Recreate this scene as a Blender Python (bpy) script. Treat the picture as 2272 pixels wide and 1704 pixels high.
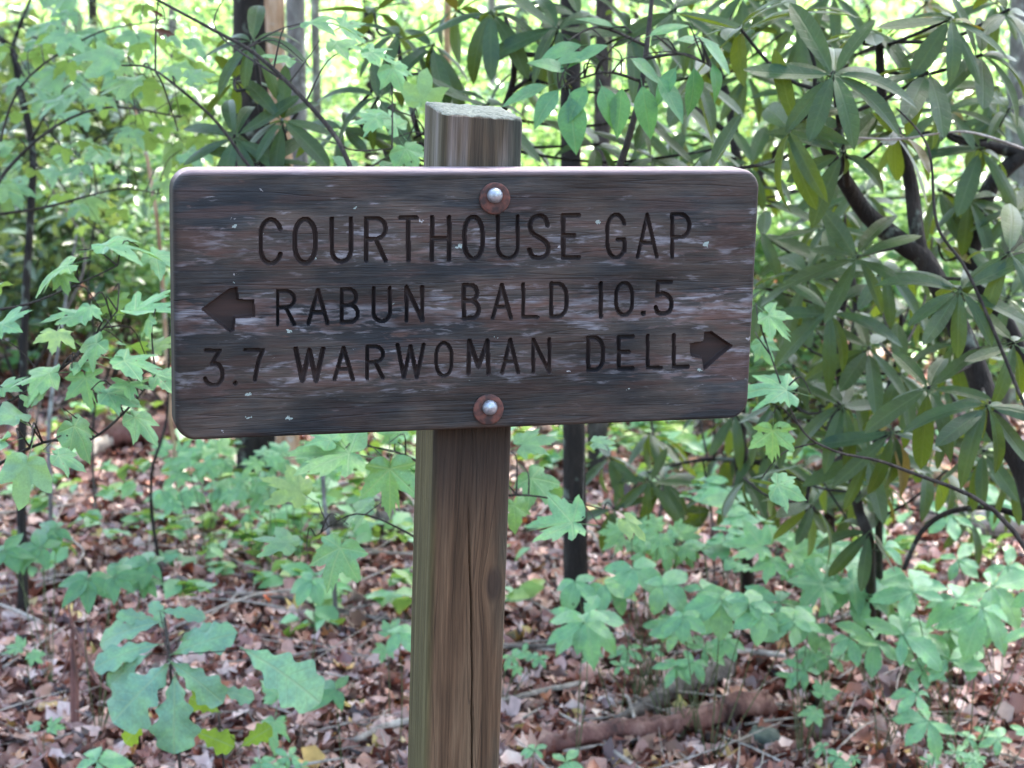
import bpy, math, random
import numpy as np
from mathutils import Vector, Matrix, Quaternion
from mathutils import noise as mnoise
R = random.Random(7)
rng = np.random.default_rng(7)
SC = bpy.context.scene
COL = SC.collection
for _o in list(bpy.data.objects): bpy.data.objects.remove(_o)

# ------------------------------------------------------------------ camera, sky, sun, exposure
FPX = 4180.0
PITCH = math.atan(652 / FPX)
CAMZ = 1.6
cam_data = bpy.data.cameras.new('camera')
cam_data.sensor_width = 36.0
cam_data.lens = FPX / 2272 * 36.0
cam_data.clip_start = 0.05
cam_data.clip_end = 400
cam_data.dof.use_dof = True
cam_data.dof.focus_distance = 1.93
cam_data.dof.aperture_fstop = 12.5
cam = bpy.data.objects.new('camera', cam_data)
COL.objects.link(cam)
cam.location = (0, 0, CAMZ)
cam.rotation_euler = (math.pi / 2 - PITCH, 0, 0)
SC.camera = cam

SUN_EL, SUN_AZ = math.radians(58), math.radians(28)      # azimuth from +Y towards +X
world = bpy.data.worlds.new('World')
SC.world = world
world.use_nodes = True
wn = world.node_tree
sky = wn.nodes.new('ShaderNodeTexSky')
sky.sky_type = 'NISHITA'
sky.sun_disc = False
sky.sun_elevation = SUN_EL
sky.sun_rotation = SUN_AZ
sky.air_density = 1.2
sky.dust_density = 3.5
sky.ozone_density = 1.2
wn.links.new(sky.outputs[0], wn.nodes['Background'].inputs[0])
wn.nodes['Background'].inputs[1].default_value = 0.125
sun_data = bpy.data.lights.new('sun', 'SUN')
sun_data.energy = 4.4
sun_data.angle = math.radians(12)
sun_data.color = (1.0, 0.95, 0.86)
sun = bpy.data.objects.new('sun', sun_data)
COL.objects.link(sun)
sdir = Vector((math.sin(SUN_AZ) * math.cos(SUN_EL), math.cos(SUN_AZ) * math.cos(SUN_EL), math.sin(SUN_EL)))
sun.rotation_euler = (-sdir).to_track_quat('-Z', 'Y').to_euler()
SC.view_settings.view_transform = 'Standard'
SC.view_settings.look = 'None'
SC.view_settings.exposure = 2.85
SC.view_settings.gamma = 1.0
SC.view_settings.use_curve_mapping = False
SC.cycles.use_denoising = True
SC.cycles.max_bounces = 7
SC.cycles.diffuse_bounces = 4
SC.cycles.transmission_bounces = 4
SC.cycles.glossy_bounces = 2
SC.cycles.caustics_reflective = False
SC.cycles.caustics_refractive = False
SC.cycles.sample_clamp_indirect = 6

# ------------------------------------------------------------------ geometry of the view (places real objects at their distance)
CF = Vector((0, math.cos(PITCH), -math.sin(PITCH)))
CU = Vector((0, math.sin(PITCH), math.cos(PITCH)))
CR = Vector((1, 0, 0))
CC = Vector((0, 0, CAMZ))
def at(u, v, d):
    return CC + d * (CF + CR * ((u - 1136) / FPX) - CU * ((v - 852) / FPX))
def hgt(x, y):
    h = 0.05 * mnoise.noise(Vector((x * .5, y * .5, 3))) + 0.02 * mnoise.noise(Vector((x * 2.1, y * 2.1, 9)))
    if y > 9: h += 0.045 * (y - 9) if y < 45 else 0.045 * 36 + (y - 45) * .01
    return h
def ground_at(u, v):
    a, b = 2.0, 60.0
    for _ in range(40):
        m = (a + b) / 2
        p = at(u, v, m)
        if p.z > hgt(p.x, p.y): a = m
        else: b = m
    return at(u, v, a), a

# ------------------------------------------------------------------ helpers
def tag(o, label=None, cat=None, group=None, kind=None):
    if label: o['label'] = label
    if cat: o['category'] = cat
    if group: o['group'] = group
    if kind: o['kind'] = kind
    return o
def thing(name, loc, label, cat, group=None):
    o = bpy.data.objects.new(name, None)
    o.empty_display_size = .05
    COL.objects.link(o)
    o.location = loc
    return tag(o, label, cat, group)
def mesh_np(name, verts, faces, mats, smooth=True, rnd=None):
    """verts (n,3); faces list of (m,k) arrays or lists"""
    me = bpy.data.meshes.new(name)
    verts = np.asarray(verts, dtype=np.float32)
    fl = faces if isinstance(faces, list) and len(faces) and isinstance(faces[0], np.ndarray) and faces[0].ndim == 2 else None
    if fl is None:
        me.from_pydata([tuple(v) for v in verts.tolist()], [], [tuple(f) for f in faces])
    else:
        nl = sum(a.size for a in fl); nf = sum(len(a) for a in fl)
        me.vertices.add(len(verts)); me.vertices.foreach_set('co', verts.ravel())
        me.loops.add(nl); me.polygons.add(nf)
        me.loops.foreach_set('vertex_index', np.concatenate([a.ravel() for a in fl]).astype(np.int32))
        tot = np.concatenate([np.full(len(a), a.shape[1]) for a in fl])
        st = np.concatenate([[0], np.cumsum(tot)[:-1]])
        me.polygons.foreach_set('loop_start', st.astype(np.int32))
        try: me.polygons.foreach_set('loop_total', tot.astype(np.int32))
        except Exception: pass
        me.update(calc_edges=True)
    if smooth: me.polygons.foreach_set('use_smooth', np.ones(len(me.polygons), dtype=bool))
    for m in (mats if isinstance(mats, (list, tuple)) else [mats]): me.materials.append(m)
    if rnd is not None:
        at_ = me.attributes.new('tone', 'FLOAT', 'POINT')
        at_.data.foreach_set('value', np.asarray(rnd, dtype=np.float32))
    me.update()
    return me
def obj(name, me, parent=None, mw=None):
    o = bpy.data.objects.new(name, me)
    COL.objects.link(o)
    if parent is not None: o.parent = parent
    if mw is not None:
        o.matrix_local = mw
    return o
def spline(pts, per=5):
    """Catmull-Rom through (pos, radius)"""
    out = []
    n = len(pts)
    for i in range(n - 1):
        p0, p1, p2, p3 = pts[max(i-1, 0)], pts[i], pts[i+1], pts[min(i+2, n-1)]
        for k in range(per):
            t = k / per
            f = lambda a, b, c, d: .5 * ((2*b) + (-a + c) * t + (2*a - 5*b + 4*c - d) * t*t + (-a + 3*b - 3*c + d) * t**3)
            out.append((Vector([f(p0[0][j], p1[0][j], p2[0][j], p3[0][j]) for j in range(3)]), max(1e-4, f(p0[1], p1[1], p2[1], p3[1]))))
    out.append((Vector(pts[-1][0]), pts[-1][1]))
    return out
class TB:
    """collects tubes (in world space) for one mesh"""
    def __init__(s): s.v, s.f = [], []
    def tube(s, pts, sides=6, wob=0.0, cap=True):
        base = len(s.v)
        n = len(pts)
        up = Vector((0.31, 0.9, 0.17)).normalized()
        for i, (p, r) in enumerate(pts):
            t = (pts[min(i+1, n-1)][0] - pts[max(i-1, 0)][0])
            if t.length < 1e-7: t = Vector((0, 0, 1))
            t.normalize()
            a = t.cross(up)
            if a.length < 1e-3: a = t.cross(Vector((1, 0, 0)))
            a.normalize(); b = t.cross(a)
            for k in range(sides):
                th = 2 * math.pi * k / sides
                rr = r * (1 + wob * mnoise.noise(Vector((p.x * 9 + 3 * math.cos(th), p.y * 9 + 3 * math.sin(th), p.z * 7))))
                s.v.append(p + a * (math.cos(th) * rr) + b * (math.sin(th) * rr))
        for i in range(n - 1):
            for k in range(sides):
                s.f.append((base + i*sides + k, base + i*sides + (k+1) % sides, base + (i+1)*sides + (k+1) % sides, base + (i+1)*sides + k))
        if cap:
            s.f.append(tuple(base + k for k in range(sides))[::-1])
            s.f.append(tuple(base + (n-1)*sides + k for k in range(sides)))
    def build(s, name, mat, parent):
        o0 = Vector(parent.location) if parent is not None else Vector((0, 0, 0))
        me = mesh_np(name, np.array([tuple(v - o0) for v in s.v]), s.f, mat)
        return obj(name, me, parent)

# ------------------------------------------------------------------ materials
def nmat(name):
    m = bpy.data.materials.new(name)
    m.use_nodes = True
    nt = m.node_tree
    for n in list(nt.nodes): nt.nodes.remove(n)
    out = nt.nodes.new('ShaderNodeOutputMaterial')
    return m, nt, out
def N(nt, t, **kw):
    n = nt.nodes.new(t)
    for k, v in kw.items(): setattr(n, k, v)
    return n
def sock(nt, s, v):
    if hasattr(v, 'is_output') or isinstance(v, bpy.types.NodeSocket): nt.links.new(v, s)
    else: s.default_value = v
def math_(nt, op, a, b=0.0, c=None):
    n = N(nt, 'ShaderNodeMath', operation=op)
    sock(nt, n.inputs[0], a); sock(nt, n.inputs[1], b)
    if c is not None: sock(nt, n.inputs[2], c)
    return n.outputs[0]
def mix(nt, f, a, b, bt='MIX'):
    n = N(nt, 'ShaderNodeMix', data_type='RGBA', blend_type=bt)
    sock(nt, n.inputs[0], f)
    for i, v in ((6, a), (7, b)):
        if isinstance(v, tuple) and len(v) == 3: v = (*v, 1)
        sock(nt, n.inputs[i], v)
    return n.outputs[2]
def ramp(nt, f, stops, interp='LINEAR'):
    n = N(nt, 'ShaderNodeValToRGB')
    cr = n.color_ramp; cr.interpolation = interp
    while len(cr.elements) < len(stops): cr.elements.new(.5)
    for e, (p, c) in zip(cr.elements, stops):
        e.position = p
        e.color = (*c, 1) if isinstance(c, tuple) else (c, c, c, 1)
    sock(nt, n.inputs[0], f)
    return n.outputs[0]
def noise_(nt, vec, scale, detail=4, rough=.55, dist=0):
    n = N(nt, 'ShaderNodeTexNoise')
    if vec is not None: nt.links.new(vec, n.inputs['Vector'])
    n.inputs['Scale'].default_value = scale; n.inputs['Detail'].default_value = detail
    n.inputs['Roughness'].default_value = rough; n.inputs['Distortion'].default_value = dist
    return n.outputs[0]
def mapping(nt, scale=(1, 1, 1), loc=(0, 0, 0), coord='Object'):
    tc = N(nt, 'ShaderNodeTexCoord'); mp = N(nt, 'ShaderNodeMapping')
    mp.inputs['Scale'].default_value = scale; mp.inputs['Location'].default_value = loc
    nt.links.new(tc.outputs[coord], mp.inputs['Vector'])
    return mp.outputs[0]
def bsdf(nt, out, col, rough=.6, spec=.5, bump=None, bd=.002, bs=.5, metal=0):
    b = N(nt, 'ShaderNodeBsdfPrincipled')
    if isinstance(col, tuple) and len(col) == 3: col = (*col, 1)
    sock(nt, b.inputs['Base Color'], col); sock(nt, b.inputs['Roughness'], rough)
    b.inputs['Specular IOR Level'].default_value = spec; b.inputs['Metallic'].default_value = metal
    if bump is not None:
        bn = N(nt, 'ShaderNodeBump'); bn.inputs['Distance'].default_value = bd; bn.inputs['Strength'].default_value = bs
        nt.links.new(bump, bn.inputs['Height']); nt.links.new(bn.outputs[0], b.inputs['Normal'])
    if out is not None: nt.links.new(b.outputs[0], out.inputs[0])
    return b
def rand01(nt):
    oi = N(nt, 'ShaderNodeObjectInfo'); g = N(nt, 'ShaderNodeNewGeometry')
    return math_(nt, 'FRACT', math_(nt, 'ADD', oi.outputs['Random'], g.outputs['Random Per Island']))
def leaf_mat(name, cols, trans, tf=.35, rough=.42, spec=.5, spots=.3, spotcol=(.16, .07, .03), vein=None, vcol=(.22, .34, .18), holes=False):
    m, nt, out = nmat(name)
    r = rand01(nt)
    c = ramp(nt, r, [(i / (len(cols) - 1), k) for i, k in enumerate(cols)])
    v = mapping(nt)
    oi_ = N(nt, 'ShaderNodeObjectInfo'); va_ = N(nt, 'ShaderNodeVectorMath', operation='ADD')
    cb_ = N(nt, 'ShaderNodeCombineXYZ'); sock(nt, cb_.inputs[0], math_(nt, 'MULTIPLY', oi_.outputs['Random'], 37.0)); sock(nt, cb_.inputs[2], math_(nt, 'MULTIPLY', oi_.outputs['Random'], 91.0))
    nt.links.new(v, va_.inputs[0]); nt.links.new(cb_.outputs[0], va_.inputs[1]); v = va_.outputs[0]
    lo = noise_(nt, v, 3.2, 3, .6)
    c = mix(nt, .75, c, ramp(nt, lo, [(.32, (.30, .34, .42)), (.5, (.5, .5, .5)), (.68, (.78, .72, .50))]), 'OVERLAY')
    n1 = noise_(nt, v, 28, 3)
    c = mix(nt, .5, c, ramp(nt, n1, [(.3, (.35, .35, .35)), (.7, (.75, .75, .75))]), 'OVERLAY')
    if spots > 0:
        n2 = noise_(nt, v, 95, 2, .5)
        s = ramp(nt, n2, [(.69 - spots * .08, 0.0), (.73 - spots * .08, .8)])
        c = mix(nt, s, c, spotcol)
    hgt_in = noise_(nt, v, 160, 3)
    if vein:
        tc = N(nt, 'ShaderNodeTexCoord'); sp = N(nt, 'ShaderNodeSeparateXYZ'); nt.links.new(tc.outputs['Object'], sp.inputs[0])
        ax = math_(nt, 'ABSOLUTE', sp.outputs[0])
        if vein == 'strip':
            mid = ramp(nt, ax, [(.007, 1.0), (.016, 0.0)])
            w = math_(nt, 'SINE', math_(nt, 'MULTIPLY', math_(nt, 'SUBTRACT', sp.outputs[1], math_(nt, 'MULTIPLY', ax, .75)), 52.0))
            side = ramp(nt, w, [(.90, 0.0), (1.0, .55)])
        else:
            ang = math_(nt, 'ABSOLUTE', math_(nt, 'ARCTAN2', sp.outputs[0], sp.outputs[1]))
            r2 = math_(nt, 'SQRT', math_(nt, 'ADD', math_(nt, 'POWER', ax, 2.0), math_(nt, 'POWER', math_(nt, 'ABSOLUTE', sp.outputs[1]), 2.0)))
            dm = math_(nt, 'MINIMUM', math_(nt, 'MINIMUM', ang, math_(nt, 'ABSOLUTE', math_(nt, 'SUBTRACT', ang, .84))), math_(nt, 'ABSOLUTE', math_(nt, 'SUBTRACT', ang, 1.75)))
            mid = ramp(nt, math_(nt, 'MULTIPLY', dm, r2), [(.008, 1.0), (.02, 0.0)])
            w = math_(nt, 'SINE', math_(nt, 'MULTIPLY', math_(nt, 'SUBTRACT', r2, math_(nt, 'MULTIPLY', dm, r2)), 46.0))
            side = ramp(nt, w, [(.90, 0.0), (1.0, .45)])
        vm = math_(nt, 'MAXIMUM', mid, side)
        c = mix(nt, math_(nt, 'MULTIPLY', vm, .8), c, vcol)
        hgt_in = math_(nt, 'SUBTRACT', math_(nt, 'MULTIPLY', hgt_in, .5), vm)
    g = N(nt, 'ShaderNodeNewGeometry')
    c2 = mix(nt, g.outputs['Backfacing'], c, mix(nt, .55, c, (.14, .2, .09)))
    b = bsdf(nt, None, c2, rough, spec, hgt_in, .0012, .6)
    t = N(nt, 'ShaderNodeBsdfTranslucent')
    tc = mix(nt, r, trans, tuple(x * .62 for x in trans))
    nt.links.new(tc, t.inputs[0])
    mx = N(nt, 'ShaderNodeMixShader'); mx.inputs[0].default_value = tf
    nt.links.new(b.outputs[0], mx.inputs[1]); nt.links.new(t.outputs[0], mx.inputs[2])
    if holes:
        hn = noise_(nt, v, 7.0, 2, .4)
        tr = N(nt, 'ShaderNodeBsdfTransparent'); m2 = N(nt, 'ShaderNodeMixShader')
        nt.links.new(math_(nt, 'GREATER_THAN', hn, .745), m2.inputs[0]); nt.links.new(mx.outputs[0], m2.inputs[1]); nt.links.new(tr.outputs[0], m2.inputs[2]); nt.links.new(m2.outputs[0], out.inputs[0])
    else: nt.links.new(mx.outputs[0], out.inputs[0])
    return m
M = {}
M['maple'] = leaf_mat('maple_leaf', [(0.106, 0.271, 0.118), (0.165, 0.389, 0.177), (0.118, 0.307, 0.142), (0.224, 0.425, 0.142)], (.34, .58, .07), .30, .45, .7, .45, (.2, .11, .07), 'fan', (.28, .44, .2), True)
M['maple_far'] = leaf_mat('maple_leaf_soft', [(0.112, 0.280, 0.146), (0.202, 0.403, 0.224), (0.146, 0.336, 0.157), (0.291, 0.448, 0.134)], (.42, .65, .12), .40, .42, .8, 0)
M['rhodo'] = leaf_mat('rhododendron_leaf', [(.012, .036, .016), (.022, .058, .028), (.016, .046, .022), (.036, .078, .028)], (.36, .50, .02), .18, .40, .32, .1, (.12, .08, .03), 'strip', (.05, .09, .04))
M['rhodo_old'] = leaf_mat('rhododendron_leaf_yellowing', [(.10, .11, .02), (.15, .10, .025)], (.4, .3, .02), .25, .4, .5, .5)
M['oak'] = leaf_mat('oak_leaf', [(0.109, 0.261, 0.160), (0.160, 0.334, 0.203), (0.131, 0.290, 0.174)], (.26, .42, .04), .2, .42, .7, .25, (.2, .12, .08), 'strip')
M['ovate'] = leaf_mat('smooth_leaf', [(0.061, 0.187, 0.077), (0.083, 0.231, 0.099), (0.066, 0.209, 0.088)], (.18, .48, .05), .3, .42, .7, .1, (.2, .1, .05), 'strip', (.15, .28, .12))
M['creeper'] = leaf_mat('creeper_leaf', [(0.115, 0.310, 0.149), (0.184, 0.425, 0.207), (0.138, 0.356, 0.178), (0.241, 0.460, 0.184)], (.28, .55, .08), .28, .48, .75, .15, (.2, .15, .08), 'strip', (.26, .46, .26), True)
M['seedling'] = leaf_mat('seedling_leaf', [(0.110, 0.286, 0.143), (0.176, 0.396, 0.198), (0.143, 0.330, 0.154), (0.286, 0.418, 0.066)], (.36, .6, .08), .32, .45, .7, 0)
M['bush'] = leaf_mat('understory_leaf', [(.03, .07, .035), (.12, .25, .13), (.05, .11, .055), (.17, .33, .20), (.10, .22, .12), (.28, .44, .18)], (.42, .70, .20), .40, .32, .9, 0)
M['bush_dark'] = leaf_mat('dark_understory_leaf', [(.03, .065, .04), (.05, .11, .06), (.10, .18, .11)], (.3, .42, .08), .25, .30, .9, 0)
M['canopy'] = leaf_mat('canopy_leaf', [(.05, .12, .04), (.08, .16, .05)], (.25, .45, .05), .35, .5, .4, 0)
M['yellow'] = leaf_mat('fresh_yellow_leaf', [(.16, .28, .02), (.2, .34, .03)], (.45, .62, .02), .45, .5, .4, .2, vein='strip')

def bark_mat(name, c1, c2, c3, sc=14, stretch=.25, rough=.85, lichen=0.0, lcol=(.3, .33, .28)):
    m, nt, out = nmat(name)
    v = mapping(nt, (1, 1, stretch))
    n1 = noise_(nt, v, sc, 6, .65, .4)
    c = ramp(nt, n1, [(.3, c1), (.5, c2), (.72, c3)])
    if lichen:
        l = noise_(nt, mapping(nt, (1, 1, .7)), sc * .8, 4)
        c = mix(nt, ramp(nt, l, [(.62 - lichen * .15, 0.0), (.68 - lichen * .1, .85)]), c, lcol)
    bsdf(nt, out, c, rough, .35, noise_(nt, v, sc * 3, 5, .7), .012, .9)
    return m
M['bark_dark'] = bark_mat('dark_bark', (.007, .006, .005), (.018, .014, .011), (.05, .04, .032), 22, .3, .85, .15, (.16, .19, .15))
M['bark_twig'] = bark_mat('twig_bark', (.02, .016, .013), (.055, .045, .038), (.12, .10, .085), 60, .3)
M['bark_grey'] = bark_mat('grey_bark', (.07, .065, .06), (.16, .15, .14), (.3, .29, .27), 20, .4, .85, .5, (.38, .40, .36))
M['bark_orange'] = bark_mat('tan_bark', (.16, .09, .05), (.42, .26, .15), (.62, .46, .33), 26, .2, .8, .2, (.45, .42, .36))
M['bark_red'] = bark_mat('red_rotten_bark', (.045, .022, .02), (.20, .085, .07), (.36, .20, .16), 26, .35, .5)
M['wood_pale'] = bark_mat('bleached_wood', (.18, .15, .13), (.42, .36, .31), (.62, .56, .5), 26, .15, .8)
M['wood_grey'] = bark_mat('weathered_wood', (.07, .06, .05), (.17, .14, .12), (.3, .25, .22), 30, .12, .8)

# litter
def litter_mat():
    m, nt, out = nmat('leaf_litter')
    r = rand01(nt)
    c = ramp(nt, r, [(0, (.03, .011, .008)), (.14, (.17, .045, .028)), (.28, (.36, .14, .09)), (.40, (.07, .024, .017)), (.52, (.50, .29, .23)), (.64, (.27, .11, .08)), (.76, (.40, .26, .23)), (.88, (.68, .50, .44)), (.97, (.45, .14, .05)), (1, (.55, .44, .14))])
    v = mapping(nt)
    c = mix(nt, .55, c, ramp(nt, noise_(nt, v, 40, 4), [(.3, .28), (.7, .75)]), 'OVERLAY')
    bsdf(nt, out, c, .36, .6, noise_(nt, v, 120, 3), .001, .6)
    return m
M['litter'] = litter_mat()
def soil_mat():
    m, nt, out = nmat('forest_soil')
    v = mapping(nt)
    c = ramp(nt, noise_(nt, v, 30, 6, .7), [(.3, (.02, .012, .01)), (.5, (.07, .035, .027)), (.7, (.16, .09, .07))])
    bsdf(nt, out, c, .8, .4, noise_(nt, v, 60, 5, .7), .02, 1)
    return m
M['soil'] = soil_mat()

def board_mat(groove=False):
    m, nt, out = nmat('stained_board' if not groove else 'carved_groove')
    tc = N(nt, 'ShaderNodeTexCoord')
    sx = N(nt, 'ShaderNodeSeparateXYZ'); nt.links.new(tc.outputs['Object'], sx.inputs[0])
    X, Z = sx.outputs[0], sx.outputs[2]
    vs = mapping(nt, (8, 1, 75))                # long streaks along the grain
    vf = mapping(nt, (24, 1, 260))
    vb = mapping(nt, (5, 1, 15), (3.1, 0, 1.7))
    ns = noise_(nt, vs, 1.0, 5, .6, .15)
    nf = noise_(nt, vf, 1.0, 4, .6)
    nb = noise_(nt, vb, 1.0, 4, .6)
    if groove:
        c = mix(nt, ramp(nt, nb, [(.4, 0.0), (.6, 1.0)]), (.014, .012, .014), (.050, .034, .030))
        bsdf(nt, out, c, .75, .3, nf, .0006, .6)
        return m
    base = ramp(nt, nb, [(.32, (.012, .016, .020)), (.43, (.023, .025, .027)), (.50, (.045, .040, .036)), (.57, (.064, .049, .040)), (.68, (.046, .042, .039))])
    base = mix(nt, .7, base, ramp(nt, ns, [(.3, .22), (.5, .47), (.7, .75)]), 'OVERLAY')
    base = mix(nt, .35, base, ramp(nt, nf, [(.3, .34), (.7, .64)]), 'OVERLAY')
    # worn, bleached streaks, strongest in bands along the lettering
    zz = math_(nt, 'ADD', math_(nt, 'MULTIPLY', Z, 1 / .28), .5)
    band = ramp(nt, zz, [(0.0, .02), (.14, .05), (.21, .50), (.27, .60), (.31, .22), (.36, .12), (.42, .62), (.50, .66), (.54, .30), (.60, .08), (.66, .5), (.76, .42), (.82, .16), (.93, .03)])
    wv = noise_(nt, mapping(nt, (26, 1, 125), (.4, 0, .9)), 1.0, 5, .65, .4)
    wv2 = noise_(nt, mapping(nt, (60, 1, 300), (.4, 0, 2.9)), 1.0, 3, .5)
    w = math_(nt, 'ADD', math_(nt, 'MULTIPLY', wv, .8), math_(nt, 'MULTIPLY', wv2, .25))
    thr = math_(nt, 'SUBTRACT', .62, math_(nt, 'MULTIPLY', band, .25))
    wear = N(nt, 'ShaderNodeMapRange'); wear.interpolation_type = 'SMOOTHSTEP'
    nt.links.new(w, wear.inputs[0]); nt.links.new(thr, wear.inputs[1])
    nt.links.new(math_(nt, 'ADD', thr, .12), wear.inputs[2])
    wc = ramp(nt, noise_(nt, mapping(nt, (18, 1, 90), (9, 0, 4)), 1, 3), [(.36, (.11, .06, .045)), (.47, (.17, .13, .125)), (.55, (.25, .24, .26)), (.66, (.34, .33, .34))])
    wearf = math_(nt, 'MULTIPLY', wear.outputs[0], .60)
    c = mix(nt, wearf, base, wc)
    # reddish bare wood
    rd = noise_(nt, mapping(nt, (12, 1, 80), (5, 0, 7)), 1.0, 3)
    rdm = math_(nt, 'MULTIPLY', ramp(nt, rd, [(.50, 0.0), (.60, .8)]), math_(nt, 'ADD', band, .35))
    c = mix(nt, rdm, c, (.072, .040, .032))
    nh = noise_(nt, mapping(nt, (45, 1, 520)), 1.0, 3, .6)
    c = mix(nt, .35, c, ramp(nt, nh, [(.35, .27), (.65, .70)]), 'OVERLAY')
    mo = noise_(nt, mapping(nt, (5, 1, 16), (7, 0, 2)), 1.0, 5, .6)
    c = mix(nt, .8, c, ramp(nt, mo, [(.34, .13), (.5, .5), (.66, .80)]), 'OVERLAY')
    hc = math_(nt, 'ABSOLUTE', math_(nt, 'SUBTRACT', noise_(nt, mapping(nt, (1.3, 1, 48), (1, 0, 6)), 1.0, 2), .5))
    c = mix(nt, ramp(nt, hc, [(.002, .4), (.006, 0.0)]), c, (.010, .009, .010))
    # pale lichen flecks
    vo = N(nt, 'ShaderNodeTexVoronoi'); vo.inputs['Scale'].default_value = 1.0; vo.feature = 'F1'
    mpv = mapping(nt, (75, 1, 110))
    dn = N(nt, 'ShaderNodeTexNoise'); dn.inputs['Scale'].default_value = 320; nt.links.new(mapping(nt), dn.inputs['Vector'])
    va = N(nt, 'ShaderNodeVectorMath', operation='MULTIPLY_ADD'); nt.links.new(dn.outputs[1], va.inputs[0]); va.inputs[1].default_value = (.9, 0, .9); nt.links.new(mpv, va.inputs[2])
    nt.links.new(va.outputs[0], vo.inputs['Vector'])
    sep = N(nt, 'ShaderNodeSeparateColor'); nt.links.new(vo.outputs['Color'], sep.inputs[0])
    size = math_(nt, 'MULTIPLY', math_(nt, 'SUBTRACT', sep.outputs[0], .90), 2.2)
    fl = math_(nt, 'LESS_THAN', vo.outputs['Distance'], size)
    c = mix(nt, math_(nt, 'MULTIPLY', fl, .8), c, mix(nt, sep.outputs[1], (.34, .42, .38), (.42, .40, .40)))
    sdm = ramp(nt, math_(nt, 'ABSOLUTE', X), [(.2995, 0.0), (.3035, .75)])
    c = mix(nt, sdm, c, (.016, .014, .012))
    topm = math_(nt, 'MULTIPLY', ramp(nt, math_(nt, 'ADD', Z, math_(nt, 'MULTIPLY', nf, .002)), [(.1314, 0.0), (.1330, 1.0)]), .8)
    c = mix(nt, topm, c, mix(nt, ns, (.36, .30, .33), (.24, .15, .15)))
    bsdf(nt, out, c, math_(nt, 'ADD', .62, math_(nt, 'MULTIPLY', wearf, .25)), .28, math_(nt, 'ADD', math_(nt, 'ADD', math_(nt, 'MULTIPLY', nf, .4), nh), math_(nt, 'ADD', ns, math_(nt, 'MINIMUM', math_(nt, 'MULTIPLY', hc, 60.0), .6))), .0009, .8)
    return m
M['board'] = board_mat(); M['groove'] = board_mat(True)
def edge_mat():
    m, nt, out = nmat('bare_board_edge')
    n = noise_(nt, mapping(nt, (25, 8, 60)), 1, 4)
    c = ramp(nt, n, [(.3, (.16, .12, .13)), (.5, (.30, .25, .27)), (.65, (.42, .28, .28))])
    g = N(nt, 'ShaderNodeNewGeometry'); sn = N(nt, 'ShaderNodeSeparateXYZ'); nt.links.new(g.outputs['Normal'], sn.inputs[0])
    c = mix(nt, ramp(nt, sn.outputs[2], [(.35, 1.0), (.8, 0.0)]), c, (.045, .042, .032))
    bsdf(nt, out, c, .85, .12, n, .001, .5)
    return m
M['edge'] = edge_mat()
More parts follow.
